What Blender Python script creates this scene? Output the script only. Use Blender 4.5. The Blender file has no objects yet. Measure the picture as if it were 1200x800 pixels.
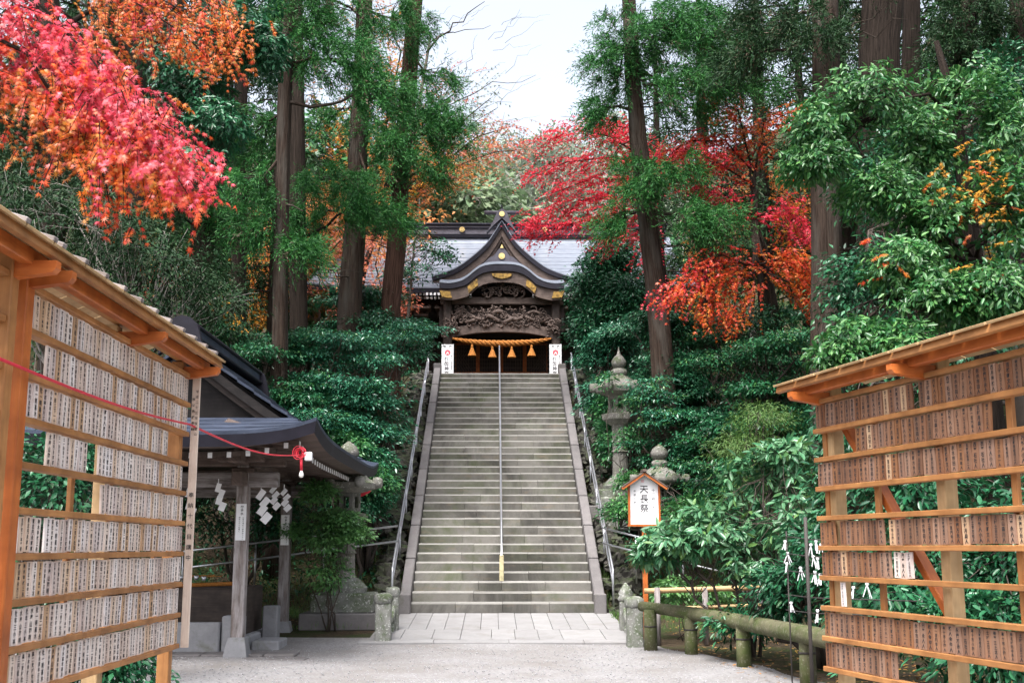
import bpy, math, random
import numpy as np
from mathutils import Vector, Matrix
random.seed(11)
RNG = np.random.default_rng(11)
PI = math.pi
sc = bpy.context.scene
COL = sc.collection
R = math.radians

# ---------------------------------------------------------------- camera
EYE = 1.33
F = 1368.0
cd = bpy.data.cameras.new('camera'); cam = bpy.data.objects.new('camera', cd); COL.objects.link(cam)
cam.location = (0, 0, EYE)
cam.rotation_euler = (R(100.0), 0, R(-0.9))
cd.sensor_width = 36.0; cd.lens = 36.0 * F / 1200.0
cd.clip_start = 0.05; cd.clip_end = 2000
sc.camera = cam

# ---------------------------------------------------------------- sky and sun (bright overcast)
SUN_EL, SUN_AZ = 63.0, 205.0      # azimuth clockwise from +Y
w = bpy.data.worlds.new('World'); sc.world = w; w.use_nodes = True
nt = w.node_tree; nt.nodes.clear()
sky = nt.nodes.new('ShaderNodeTexSky'); sky.sky_type = 'NISHITA'; sky.sun_disc = False
sky.sun_elevation = R(SUN_EL); sky.sun_rotation = R(SUN_AZ)
sky.air_density = 1.0; sky.dust_density = 6.0; sky.ozone_density = 1.0
hs = nt.nodes.new('ShaderNodeHueSaturation'); hs.inputs['Saturation'].default_value = 0.45
bg = nt.nodes.new('ShaderNodeBackground'); bg.inputs['Strength'].default_value = 0.15
wo = nt.nodes.new('ShaderNodeOutputWorld')
nt.links.new(sky.outputs[0], hs.inputs['Color']); nt.links.new(hs.outputs[0], bg.inputs[0]); nt.links.new(bg.outputs[0], wo.inputs[0])
sd = bpy.data.lights.new('sun', 'SUN'); sun = bpy.data.objects.new('sun', sd); COL.objects.link(sun)
sd.energy = 1.5; sd.angle = R(25); sd.color = (1.0, 0.98, 0.96)
_d = Vector((math.sin(R(SUN_AZ)) * math.cos(R(SUN_EL)), math.cos(R(SUN_AZ)) * math.cos(R(SUN_EL)), math.sin(R(SUN_EL))))
sun.rotation_euler = _d.to_track_quat('Z', 'Y').to_euler()
sc.view_settings.view_transform = 'Standard'; sc.view_settings.look = 'None'
sc.view_settings.exposure = 1.60; sc.view_settings.gamma = 1.0; sc.view_settings.use_curve_mapping = False
cy = sc.cycles
cy.max_bounces = 7; cy.diffuse_bounces = 4; cy.glossy_bounces = 2; cy.transmission_bounces = 4; cy.transparent_max_bounces = 4
cy.use_denoising = True
try:
    cy.denoiser = 'OPENIMAGEDENOISE'; cy.denoising_input_passes = 'RGB_ALBEDO_NORMAL'; cy.denoising_prefilter = 'ACCURATE'
except Exception: pass
cy.sample_clamp_indirect = 6.0
cy.caustics_reflective = False; cy.caustics_refractive = False
sc.render.film_transparent = False

# ---------------------------------------------------------------- pixel (of the 1200x800 photo) + depth -> place in the world
_p, _y = R(10.0), R(0.9)
FW = np.array([math.sin(_y) * math.cos(_p), math.cos(_y) * math.cos(_p), math.sin(_p)])
RT = np.array([math.cos(_y), -math.sin(_y), 0.0]); UP = np.cross(RT, FW)
def P(px, py, Y):
    d = FW + RT * (px - 600) / F + UP * (400 - py) / F
    return np.array([0, 0, EYE]) + d * (Y / d[1])

# ---------------------------------------------------------------- things and parts
def tag(o, label, cat=None, group=None, kind=None):
    if label: o['label'] = label
    if cat: o['category'] = cat
    if group: o['group'] = group
    if kind: o['kind'] = kind
    return o
def thing(name, label, cat, loc=(0, 0, 0), rotz=0.0, group=None, kind=None):
    o = bpy.data.objects.new(name, None); COL.objects.link(o)
    o.empty_display_size = 0.2
    o.location = loc; o.rotation_euler = (0, 0, rotz)
    return tag(o, label, cat, group, kind)
def link(name, me, parent=None, loc=None, rot=None):
    o = bpy.data.objects.new(name, me); COL.objects.link(o)
    if parent: o.parent = parent
    if loc is not None: o.location = loc
    if rot is not None: o.rotation_euler = rot
    return o
def origin_of(parent):
    while parent is not None and parent.parent is not None: parent = parent.parent
    return np.array(parent.location) if parent is not None else np.zeros(3)
def copy_tree(o, parent=None):
    c = o.copy(); COL.objects.link(c); c.parent = parent
    for ch in list(o.children): copy_tree(ch, c)
    return c

# ---------------------------------------------------------------- mesh builder
def frame(x, up=(0, 0, 1)):
    x = Vector(x).normalized(); up = Vector(up)
    if abs(x.dot(up)) > 0.999 * up.length: up = Vector((0, 1, 0))
    y = up.cross(x).normalized(); z = x.cross(y)
    return Matrix((x, y, z)).transposed()
class MB:
    def __init__(s): s.v = []; s.f = []; s.m = []; s.uv = []; s.sm = []
    def add(s, vs, fs, m=0, uv=None, smooth=False):
        b = len(s.v); s.v += [tuple(p) for p in vs]
        for f in fs: s.f.append(tuple(i + b for i in f)); s.m.append(m); s.sm.append(smooth)
        s.uv += uv if uv is not None else [(p[0] + p[1], p[2]) for p in vs]
    def box(s, c, d, rot=None, m=0, ch=0.0):
        hx, hy, hz = d[0] / 2, d[1] / 2, d[2] / 2
        ch = min(ch, hx * .9, hy * .9, hz * .9)
        vs = []; fs = []
        if ch <= 0:
            for sx in (-1, 1):
                for sy in (-1, 1):
                    for sz in (-1, 1): vs.append(Vector((sx * hx, sy * hy, sz * hz)))
            fs = [(0, 1, 3, 2), (4, 6, 7, 5), (0, 4, 5, 1), (2, 3, 7, 6), (0, 2, 6, 4), (1, 5, 7, 3)]
        else:
            idx = {}
            for sx in (-1, 1):
                for sy in (-1, 1):
                    for sz in (-1, 1):
                        for a in range(3):
                            q = [sx * (hx - ch), sy * (hy - ch), sz * (hz - ch)]
                            q[a] = (sx * hx, sy * hy, sz * hz)[a]
                            idx[(sx, sy, sz, a)] = len(vs); vs.append(Vector(q))
            for a in range(3):
                o1, o2 = (a + 1) % 3, (a + 2) % 3
                for sg in (-1, 1):
                    q = []
                    for (e1, e2) in ((-1, -1), (1, -1), (1, 1), (-1, 1)):
                        k = [0, 0, 0]; k[a] = sg; k[o1] = e1; k[o2] = e2; q.append(idx[(*k, a)])
                    fs.append(tuple(q if sg > 0 else q[::-1]))
                for e1 in (-1, 1):
                    for e2 in (-1, 1):
                        k0 = [0, 0, 0]; k1 = [0, 0, 0]
                        k0[a] = -1; k1[a] = 1
                        for k in (k0, k1): k[o1] = e1; k[o2] = e2
                        q = [idx[(*k0, o1)], idx[(*k1, o1)], idx[(*k1, o2)], idx[(*k0, o2)]]
                        fs.append(tuple(q if e1 * e2 < 0 else q[::-1]))
            for sx in (-1, 1):
                for sy in (-1, 1):
                    for sz in (-1, 1):
                        q = [idx[(sx, sy, sz, a)] for a in range(3)]
                        fs.append(tuple(q if sx * sy * sz > 0 else q[::-1]))
        L = max(range(3), key=lambda i: d[i]); o1, o2 = [i for i in range(3) if i != L]
        a, b = random.random() * 7, random.random() * 7
        uv = [(p[L] + a, p[o1] + p[o2] + b) for p in vs]
        c = Vector(c)
        vs = [((rot @ p) if rot is not None else p) + c for p in vs]
        s.add(vs, fs, m, uv)
    def beam(s, p0, p1, wd, ht, m=0, ch=0.0, up=(0, 0, 1)):
        p0 = Vector(p0); p1 = Vector(p1)
        s.box((p0 + p1) / 2, ((p1 - p0).length, wd, ht), frame(p1 - p0, up), m, ch)
    def tube(s, pts, rad, n=8, m=0, caps=True, smooth=True, wob=0.0):
        pts = [Vector(p) for p in pts]
        if not hasattr(rad, '__len__'): rad = [rad] * len(pts)
        vs = []; uv = []; L = 0; a0, b0 = random.random() * 9, random.random() * 9
        prev = None
        fl = [1 + wob * random.uniform(-1, 1) for _ in range(n)]
        for i, p in enumerate(pts):
            t = (pts[min(i + 1, len(pts) - 1)] - pts[max(i - 1, 0)])
            if t.length < 1e-9: t = Vector((0, 0, 1))
            t.normalize()
            if prev is None:
                y = Vector((0, 0, 1)).cross(t)
                if y.length < 1e-3: y = Vector((1, 0, 0)).cross(t)
            else: y = prev - t * prev.dot(t)
            y.normalize(); prev = y; z = t.cross(y)
            if i: L += (p - pts[i - 1]).length
            for k in range(n):
                an = 2 * PI * k / n; r = rad[i] * fl[k] * (1 + wob * .5 * random.uniform(-1, 1))
                vs.append(p + (y * math.cos(an) + z * math.sin(an)) * r); uv.append((L + a0, an * max(rad[0], .02) + b0))
        fs = []
        for i in range(len(pts) - 1):
            for k in range(n):
                fs.append((i * n + k, i * n + (k + 1) % n, (i + 1) * n + (k + 1) % n, (i + 1) * n + k))
        if caps:
            fs.append(tuple(range(n))[::-1]); fs.append(tuple(range((len(pts) - 1) * n, len(pts) * n)))
        s.add(vs, fs, m, uv, smooth)
    def lathe(s, prof, n, c, m=0, smooth=False, ph=0.0, sq=1.0):
        vs = []; fs = []; uv = []
        for (r, z) in prof:
            for k in range(n):
                an = 2 * PI * k / n + ph
                vs.append((c[0] + r * math.cos(an), c[1] + r * math.sin(an) * sq, c[2] + z)); uv.append((z, an * .3))
        for i in range(len(prof) - 1):
            for k in range(n): fs.append((i * n + k, i * n + (k + 1) % n, (i + 1) * n + (k + 1) % n, (i + 1) * n + k))
        fs.append(tuple(range(n))[::-1]); fs.append(tuple(range((len(prof) - 1) * n, len(prof) * n)))
        s.add(vs, fs, m, uv, smooth)
    def prism(s, poly, y0, y1, org=(0, 0, 0), m=0):
        # polygon in x,z extruded along y
        n = len(poly); vs = [(org[0] + p[0], org[1] + y0, org[2] + p[1]) for p in poly] + [(org[0] + p[0], org[1] + y1, org[2] + p[1]) for p in poly]
        fs = [tuple(range(n)), tuple(range(n, 2 * n))[::-1]] + [(i + n, (i + 1) % n + n, (i + 1) % n, i) for i in range(n)]
        s.add(vs, fs, m)
    def sheet(s, fn, nu, nv, th=0.0, m=0, smooth=True, m_edge=None):
        # fn(u,v) -> point; thickness goes down
        top = [Vector(fn(i / nu, j / nv)) for i in range(nu + 1) for j in range(nv + 1)]
        W = nv + 1
        fs = [(i * W + j, (i + 1) * W + j, (i + 1) * W + j + 1, i * W + j + 1) for i in range(nu) for j in range(nv)]
        uv = [(p.x, p.y + p.z) for p in top]
        s.add(top, fs, m, uv, smooth)
        if th > 0:
            bot = [p - Vector((0, 0, th)) for p in top]
            s.add(bot, [f[::-1] for f in fs], m if m_edge is None else m_edge, uv, smooth)
            ring = [i * W for i in range(nu + 1)] + [nu * W + j for j in range(1, nv + 1)] + [i * W + nv for i in range(nu - 1, -1, -1)] + [j for j in range(nv - 1, 0, -1)]
            n = len(ring); vs = [top[k] for k in ring] + [bot[k] for k in ring]
            s.add(vs, [(i, i + n, (i + 1) % n + n, (i + 1) % n) for i in range(n)], m if m_edge is None else m_edge)
    def rock(s, c, rad, m=0, k=3, rough=.18, seed=None):
        r = random.Random(seed if seed is not None else random.random())
        vs = []; ids = {}; fs = []
        def vid(a, b, cc):
            key = (a, b, cc)
            if key not in ids:
                q = Vector((a / k * 2 - 1, b / k * 2 - 1, cc / k * 2 - 1)); l = max(q.length, 1e-6)
                q = q * (.35 + .65 / l) if l > 1 else q
                q = Vector((q.x * rad[0], q.y * rad[1], q.z * rad[2])) * (1 + r.uniform(-rough, rough))
                ids[key] = len(vs); vs.append(q + Vector(c))
            return ids[key]
        for a in range(k):
            for b in range(k):
                fs += [(vid(a, b, 0), vid(a, b + 1, 0), vid(a + 1, b + 1, 0), vid(a + 1, b, 0)),
                       (vid(a, b, k), vid(a + 1, b, k), vid(a + 1, b + 1, k), vid(a, b + 1, k)),
                       (vid(a, 0, b), vid(a + 1, 0, b), vid(a + 1, 0, b + 1), vid(a, 0, b + 1)),
                       (vid(a, k, b), vid(a, k, b + 1), vid(a + 1, k, b + 1), vid(a + 1, k, b)),
                       (vid(0, a, b), vid(0, a, b + 1), vid(0, a + 1, b + 1), vid(0, a + 1, b)),
                       (vid(k, a, b), vid(k, a + 1, b), vid(k, a + 1, b + 1), vid(k, a, b + 1))]
        s.add(vs, fs, m, None, True)
    def text(s, tm, org, xdir, zdir, m=0, sc_=1.0):
        # tm = (verts 2d, faces) drawn in plane xdir,zdir
        o = Vector(org); X = Vector(xdir); Z = Vector(zdir)
        s.add([o + X * (p[0] * sc_) + Z * (p[1] * sc_) for p in tm[0]], tm[1], m)
    def mesh(s, name, mats, off=None):
        me = bpy.data.meshes.new(name)
        vs = s.v if off is None else [(p[0] - off[0], p[1] - off[1], p[2] - off[2]) for p in s.v]
        me.from_pydata([tuple(p) for p in vs], [], s.f)
        if not isinstance(mats, (list, tuple)): mats = [mats]
        for q in mats: me.materials.append(q)
        me.polygons.foreach_set('material_index', s.m); me.polygons.foreach_set('use_smooth', s.sm)
        ul = me.uv_layers.new(name='UVMap')
        li = np.empty(len(me.loops), dtype=np.int32); me.loops.foreach_get('vertex_index', li)
        ul.data.foreach_set('uv', np.array(s.uv, dtype=np.float32)[li].ravel())
        me.update()
        return me
    def build(s, name, mats, parent=None, local=False):
        return link(name, s.mesh(name, mats, None if (local or parent is None) else origin_of(parent)), parent)

_font = None
_tc = {}
def text_mesh(body, size=1.0, vertical=True, line=1.0, bold=0.02):
    key = (body, size, vertical, line, bold)
    if key in _tc: return _tc[key]
    cu = bpy.data.curves.new('lettering', 'FONT'); cu.body = '\n'.join(body) if vertical else body
    cu.size = size; cu.align_x = 'CENTER'; cu.align_y = 'TOP'; cu.space_line = line
    cu.resolution_u = 1; cu.fill_mode = 'FRONT'; cu.offset = bold * size
    ob = bpy.data.objects.new('lettering', cu); COL.objects.link(ob)
    dg = bpy.context.evaluated_depsgraph_get(); dg.update()
    me = bpy.data.meshes.new_from_object(ob.evaluated_get(dg))
    cl = .52 * size if vertical else 1e9
    vs = [(max(-cl, min(cl, v.co.x)), v.co.y) for v in me.vertices]; fs = [tuple(p.vertices) for p in me.polygons]
    COL.objects.unlink(ob); bpy.data.objects.remove(ob); bpy.data.curves.remove(cu); bpy.data.meshes.remove(me)
    _tc[key] = (vs, fs)
    return _tc[key]

# ---------------------------------------------------------------- materials
class NT:
    def __init__(s, name):
        s.mat = bpy.data.materials.new(name); s.mat.use_nodes = True; s.t = s.mat.node_tree; s.t.nodes.clear()
        s.out = s.n('ShaderNodeOutputMaterial')
    def n(s, ty, **kw):
        nd = s.t.nodes.new(ty)
        for k, v in kw.items():
            if k.startswith('_'): setattr(nd, k[1:], v)
            else: nd.inputs[k.replace('_', ' ')].default_value = v
        return nd
    def l(s, a, b): s.t.links.new(a, b)
    def ramp(s, fac, stops):
        r = s.n('ShaderNodeValToRGB'); e = r.color_ramp.elements
        while len(e) > 1: e.remove(e[-1])
        e[0].position = stops[0][0]; e[0].color = (*stops[0][1], 1) if len(stops[0][1]) == 3 else stops[0][1]
        for p, c in stops[1:]:
            k = e.new(p); k.color = (*c, 1) if len(c) == 3 else c
        if fac is not None: s.l(fac, r.inputs['Fac'])
        return r.outputs['Color']
    def mix(s, fac, a, b, blend='MIX'):
        m = s.n('ShaderNodeMix', _data_type='RGBA', _blend_type=blend)
        for v, i in ((fac, 0), (a, 6), (b, 7)):
            if hasattr(v, 'links') or isinstance(v, bpy.types.NodeSocket): s.l(v, m.inputs[i])
            elif i == 0: m.inputs[0].default_value = v
            else: m.inputs[i].default_value = (*v, 1)
        return m.outputs[2]
    def math(s, op, a, b=None):
        m = s.n('ShaderNodeMath', _operation=op)
        for i, v in enumerate((a, b)):
            if v is None: continue
            if isinstance(v, bpy.types.NodeSocket): s.l(v, m.inputs[i])
            else: m.inputs[i].default_value = v
        return m.outputs[0]
    def noise(s, vec, scale, detail=5, rough=.6, dist=0.0):
        k = s.n('ShaderNodeTexNoise', Scale=scale, Detail=detail, Roughness=rough, Distortion=dist)
        if vec is not None: s.l(vec, k.inputs['Vector'])
        return k.outputs['Fac']
    def vec(s, kind='Object', scale=(1, 1, 1), rand=0.0):
        if kind == 'Position': o = s.n('ShaderNodeNewGeometry').outputs['Position']
        else: o = s.n('ShaderNodeTexCoord').outputs[kind]
        if rand:
            oi = s.n('ShaderNodeObjectInfo'); va = s.n('ShaderNodeVectorMath', _operation='ADD')
            mu = s.math('MULTIPLY', oi.outputs['Random'], rand); s.l(o, va.inputs[0]); s.l(mu, va.inputs[1]); o = va.outputs[0]
        mp = s.n('ShaderNodeMapping'); mp.inputs['Scale'].default_value = scale; s.l(o, mp.inputs['Vector'])
        return mp.outputs[0]
    def bsdf(s, col, rough=.7, bump=None, bstr=.3, bdist=.02, spec=.5, metal=0.0, normal=None):
        b = s.n('ShaderNodeBsdfPrincipled')
        b.inputs['Specular IOR Level'].default_value = spec; b.inputs['Metallic'].default_value = metal
        if isinstance(col, bpy.types.NodeSocket): s.l(col, b.inputs['Base Color'])
        else: b.inputs['Base Color'].default_value = (*col, 1)
        if isinstance(rough, bpy.types.NodeSocket): s.l(rough, b.inputs['Roughness'])
        else: b.inputs['Roughness'].default_value = rough
        if bump is not None:
            bp = s.n('ShaderNodeBump', Strength=bstr, Distance=bdist); s.l(bump, bp.inputs['Height']); s.l(bp.outputs[0], b.inputs['Normal'])
        return b.outputs[0]
    def done(s, sh): s.l(sh, s.out.inputs['Surface']); return s.mat

def m_wood(name, c0, c1, rough=.6, rand=.25, weather=None, grain=22, bstr=.25):
    k = NT(name); v = k.vec('UV', (1.3, grain, 1), rand=13.0)
    n1 = k.noise(v, 1.0, 6, .65, .6); n2 = k.noise(k.vec('UV', (4, 4, 1), rand=7.0), 1.0, 3)
    col = k.ramp(n1, [(.25, c0), (.75, c1)])
    col = k.mix(k.ramp(n2, [(.35, (0, 0, 0)), (.75, (.8, .8, .8))]), col, tuple(x * .5 for x in c0))
    kn = k.noise(k.vec('UV', (2.2, 13, 1), rand=3.0), 1.0, 2); col = k.mix(k.ramp(kn, [(.70, (0, 0, 0)), (.78, (.75, .75, .75))]), col, tuple(x * .35 for x in c0))
    if weather:
        wv = k.ramp(k.noise(k.vec('UV', (1.2, 9, 1), rand=5.0), 1.3, 5, .7), [(.42, (0, 0, 0)), (.62, (1, 1, 1))])
        col = k.mix(wv, col, weather)
    oi = k.n('ShaderNodeObjectInfo'); hv = k.n('ShaderNodeHueSaturation')
    mr = k.n('ShaderNodeMapRange'); mr.inputs[3].default_value = 1 - rand; mr.inputs[4].default_value = 1 + rand * .7
    k.l(oi.outputs['Random'], mr.inputs[0]); k.l(mr.outputs[0], hv.inputs['Value']); k.l(col, hv.inputs['Color'])
    return k.done(k.bsdf(hv.outputs[0], rough, n1, bstr, .006, .35))
def m_plaque(name, cols):
    # thin name plates: every plate its own tone, weather streaks down the grain
    k = NT(name); oi = k.n('ShaderNodeObjectInfo')
    gi = k.n('ShaderNodeNewGeometry'); fr = k.math('FRACT', k.math('ADD', oi.outputs['Random'], gi.outputs['Random Per Island']))
    base = k.ramp(fr, [(i / (len(cols) - 1), c) for i, c in enumerate(cols)])
    n1 = k.noise(k.vec('UV', (5, 45, 1), rand=31.0), 1.0, 5, .7); st = k.ramp(n1, [(.30, (.82, .78, .77)), (.6, (1, 1, 1))])
    col = k.mix(1.0, base, st, 'MULTIPLY')
    n2 = k.ramp(k.noise(k.vec('UV', (9, 9, 1), rand=17.0), 1.0, 4), [(.55, (1, 1, 1)), (.78, (.6, .52, .48))])
    col = k.mix(.5, col, n2, 'MULTIPLY')
    return k.done(k.bsdf(col, .75, n1, .2, .004, .2))
def m_plain(name, c, rough=.6, var=.15, scale=6, metal=0.0, spec=.5, bstr=0.1, kind='Object'):
    k = NT(name); n1 = k.noise(k.vec(kind), scale, 5)
    col = k.ramp(n1, [(.3, tuple(x * (1 - var) for x in c)), (.7, tuple(min(1, x * (1 + var)) for x in c))])
    return k.done(k.bsdf(col, rough, n1, bstr, .01, spec, metal))
def m_stone(name, c0, c1, moss=None, mossamt=.5, lichen=None, scale=3.0, rough=.85, rand=.2, bstr=.5, kind='Position', topmoss=0.0, stain=0.0):
    k = NT(name); v = k.vec(kind)
    n1 = k.noise(v, scale, 8, .65); n2 = k.noise(v, scale * 9, 5, .7)
    col = k.ramp(n1, [(.28, c0), (.72, c1)])
    col = k.mix(k.math('MULTIPLY', n2, .45), col, tuple(x * .5 for x in c0))
    if moss:
        n3 = k.noise(v, scale * .7, 6, .7, .5)
        if topmoss:
            g = k.n('ShaderNodeNewGeometry'); sp = k.n('ShaderNodeSeparateXYZ'); k.l(g.outputs['Normal'], sp.inputs[0])
            n3 = k.math('ADD', n3, k.math('MULTIPLY', sp.outputs['Z'], topmoss))
        mk = k.ramp(n3, [(1 - mossamt - .08, (0, 0, 0)), (1 - mossamt + .12, (1, 1, 1))])
        col = k.mix(mk, col, moss)
    if lichen:
        n4 = k.noise(v, scale * 6, 3, .6)
        lk = k.ramp(n4, [(.58, (0, 0, 0)), (.64, (1, 1, 1))]); col = k.mix(k.math('MULTIPLY', lk, .7), col, lichen)
    if stain:
        n5 = k.noise(k.vec(kind, (.55, .30, .30)), 1.0, 6, .7, .6)
        col = k.mix(k.math('MULTIPLY', k.ramp(n5, [(.46, (0, 0, 0)), (.60, (1, 1, 1))]), stain), col, tuple(x * .38 for x in c0))
        n6 = k.noise(k.vec(kind, (2.0, 2.0, 7.0)), 1.0, 4, .7); col = k.mix(k.math('MULTIPLY', k.ramp(n6, [(.55, (0, 0, 0)), (.70, (1, 1, 1))]), stain * .6), col, (.17, .135, .095))
    oi = k.n('ShaderNodeObjectInfo'); hv = k.n('ShaderNodeHueSaturation')
    mr = k.n('ShaderNodeMapRange'); mr.inputs[3].default_value = 1 - rand; mr.inputs[4].default_value = 1 + rand
    k.l(oi.outputs['Random'], mr.inputs[0]); k.l(mr.outputs[0], hv.inputs['Value']); k.l(col, hv.inputs['Color'])
    h = k.math('ADD', n1, k.math('MULTIPLY', n2, .4))
    return k.done(k.bsdf(hv.outputs[0], rough, h, bstr, .02, .3))
def m_leaf(name, cols, rough=.4, trans=.25, spec=.5, objvar=.12, hue=.0):
    k = NT(name); g = k.n('ShaderNodeNewGeometry')
    col = k.ramp(g.outputs['Random Per Island'], [(i / max(1, len(cols) - 1), c) for i, c in enumerate(cols)])
    nz = k.noise(k.vec('Position'), .9, 3, .6)
    mr = k.n('ShaderNodeMapRange'); mr.inputs[1].default_value = .3; mr.inputs[2].default_value = .7
    mr.inputs[3].default_value = 1 - objvar * 2; mr.inputs[4].default_value = 1 + objvar * 2; k.l(nz, mr.inputs[0])
    hv = k.n('ShaderNodeHueSaturation'); k.l(mr.outputs[0], hv.inputs['Value']); k.l(col, hv.inputs['Color'])
    if hue:
        oi = k.n('ShaderNodeObjectInfo'); m2 = k.n('ShaderNodeMapRange'); m2.inputs[3].default_value = .5 - hue; m2.inputs[4].default_value = .5 + hue
        k.l(oi.outputs['Random'], m2.inputs[0]); k.l(m2.outputs[0], hv.inputs['Hue'])
    b = k.bsdf(hv.outputs[0], rough, spec=spec)
    if trans <= 0: return k.done(b)
    tr = k.n('ShaderNodeBsdfTranslucent'); k.l(hv.outputs[0], tr.inputs['Color'])
    mx = k.n('ShaderNodeMixShader', Fac=trans); k.l(b, mx.inputs[1]); k.l(tr.outputs[0], mx.inputs[2])
    return k.done(mx.outputs[0])
def m_bark(name, c0, c1, lich=None):
    k = NT(name); v = k.vec('UV', (1.1, 26, 1)); n1 = k.noise(v, 1.0, 7, .7, .8); n2 = k.noise(k.vec('UV', (.8, 2.5, 1)), 1.0, 4)
    col = k.ramp(n1, [(.38, c0), (.60, c1)])
    if lich: col = k.mix(k.ramp(n2, [(.45, (0, 0, 0)), (.7, (1, 1, 1))]), col, lich)
    return k.done(k.bsdf(col, .9, n1, 1.0, .07, .1))

M = {}
M['wood_new'] = m_wood('new_cypress_wood', (.33, .135, .042), (.52, .25, .088), .55, .15, weather=None)
M['wood_pale'] = m_wood('pale_fresh_timber', (.46, .30, .14), (.64, .45, .25), .6, .12)
M['wood_orange'] = m_wood('orange_cypress_wood', (.46, .105, .020), (.62, .195, .045), .5, .10)
M['wood_old'] = m_wood('silvered_old_wood', (.12, .095, .085), (.26, .22, .205), .85, .15, weather=(.31, .285, .285))
M['wood_dark'] = m_wood('dark_aged_wood', (.030, .022, .019), (.085, .062, .052), .7, .12)
M['wood_black'] = m_wood('blackened_wood', (.010, .008, .008), (.030, .024, .022), .8, .1)
M['wood_brown'] = m_wood('brown_carved_wood', (.07, .048, .04), (.19, .14, .12), .7, .12)
M['plaque_pale'] = m_plaque('pale_name_plate', [(.66, .53, .44), (.80, .73, .68), (.56, .44, .37), (.82, .77, .74), (.64, .46, .31), (.77, .68, .62), (.55, .45, .41), (.84, .79, .77)])
M['plaque_brown'] = m_plaque('brown_name_plate', [(.20, .092, .048), (.29, .160, .100), (.165, .085, .052), (.33, .21, .150), (.25, .115, .052), (.29, .180, .130), (.18, .098, .060)])
M['plaque_tan'] = m_plaque('tan_name_plate', [(.55, .38, .24), (.48, .31, .19)])
M['ink'] = m_plain('ink', (.018, .016, .018), .7, .2)
M['white'] = m_plain('white_paper', (.78, .78, .80), .6, .05, 3)
M['roofdark'] = None
k = NT('dark_shingle_roof'); v = k.vec('Position'); n1 = k.noise(v, 2.2, 6, .65); n2 = k.noise(v, 18, 4)
cc = k.ramp(n1, [(.3, (.018, .024, .040)), (.7, (.058, .072, .11))])
cc = k.mix(k.ramp(n2, [(.62, (0, 0, 0)), (.72, (1, 1, 1))]), cc, (.07, .08, .10))
M['roofdark'] = k.done(k.bsdf(cc, .55, n2, .15, .01, .22))
k = NT('pale_copper_sheet_roof'); v = k.vec('Position'); n1 = k.noise(k.vec('Position', (1, 1, 4)), 3, 6, .6)
cc = k.ramp(n1, [(.3, (.20, .225, .275)), (.7, (.29, .315, .37))])
M['roofpale'] = k.done(k.bsdf(cc, .38, n1, .1, .01, .5, .35))
M['roofedge'] = m_plain('dark_purple_edge', (.016, .015, .023), .6, .3, 4, spec=.2)
M['bronze'] = m_plain('grey_purple_ridge', (.085, .078, .10), .5, .25, 5)
M['gold'] = m_plain('gilt_metal', (.72, .55, .24), .32, .2, 20, 1.0)
M['goldpaint'] = m_plain('ochre_gilding', (.26, .155, .035), .45, .8, 9, .4)
M['rope'] = m_plain('ochre_straw_rope', (.34, .125, .018), .85, .3, 40)
M['steel'] = m_plain('brushed_steel_pipe', (.50, .51, .54), .34, .12, 8, .85)
M['steeldark'] = m_plain('dark_iron_pipe', (.035, .028, .025), .7, .3, 8, .0)
M['yellow'] = m_plain('worn_yellow_tape', (.42, .37, .22), .7, .45, 10)
M['red'] = m_plain('red_cord', (.62, .02, .045), .5, .1)
M['redprint'] = m_plain('red_print', (.70, .10, .13), .6, .05)
M['glassdark'] = m_plain('dark_door_glass', (.02, .03, .035), .15, .2, 3)
M['bulb'] = m_plain('milk_glass_bulb', (.8, .78, .74), .2, .03)
M['stone_step'] = m_stone('weathered_step_stone', (.118, .112, .100), (.220, .210, .192), moss=(.085, .095, .058), mossamt=.46, scale=1.1, rand=.22, stain=.75)
M['stone_worn_lit'] = m_stone('worn_lit_step_edge', (.20, .195, .18), (.30, .29, .27), scale=2.0, rand=.15)  # edge wear and the sky highlight on the nosing, both painted as paler stone
M['stone_kerb'] = m_stone('grey_kerb_stone', (.13, .122, .122), (.205, .19, .19), moss=(.09, .09, .065), mossamt=.35, scale=2.5, rand=.08)
M['stone_slab'] = m_stone('pale_landing_slab', (.235, .23, .232), (.31, .305, .305), moss=(.19, .18, .175), mossamt=.4, scale=2.2, rand=.06, bstr=.15)
M['stone_moss'] = m_stone('mossy_lichen_stone', (.15, .15, .14), (.30, .30, .28), moss=(.07, .095, .045), mossamt=.46, lichen=(.46, .47, .44), scale=4, topmoss=.12)
M['stone_lantern'] = m_stone('lantern_granite', (.13, .125, .115), (.25, .235, .215), moss=(.07, .085, .045), mossamt=.46, lichen=(.36, .35, .32), scale=4, topmoss=.1)
M['stone_pale'] = m_stone('pale_basin_granite', (.24, .24, .255), (.36, .36, .375), moss=(.13, .13, .095), mossamt=.34, scale=3)
M['rubble'] = m_stone('rubble_rock', (.06, .055, .05), (.15, .14, .125), moss=(.04, .055, .022), mossamt=.45, scale=3, topmoss=.12)
M['log'] = m_stone('green_log_rail', (.085, .08, .045), (.19, .18, .105), moss=(.065, .085, .024), mossamt=.5, lichen=(.20, .20, .14), scale=4.2, rough=.85, bstr=.8)
M['bark'] = m_bark('cedar_bark', (.020, .013, .010), (.085, .060, .047), (.10, .088, .076))
M['barkred'] = m_bark('red_cedar_bark', (.036, .019, .014), (.125, .07, .054))
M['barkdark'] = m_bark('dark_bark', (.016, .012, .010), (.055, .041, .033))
M['twig'] = m_plain('twig_bark', (.05, .038, .03), .9, .3, 10)
M['twiggrey'] = m_plain('grey_twig_bark', (.28, .25, .23), .9, .2, 10)
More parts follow.
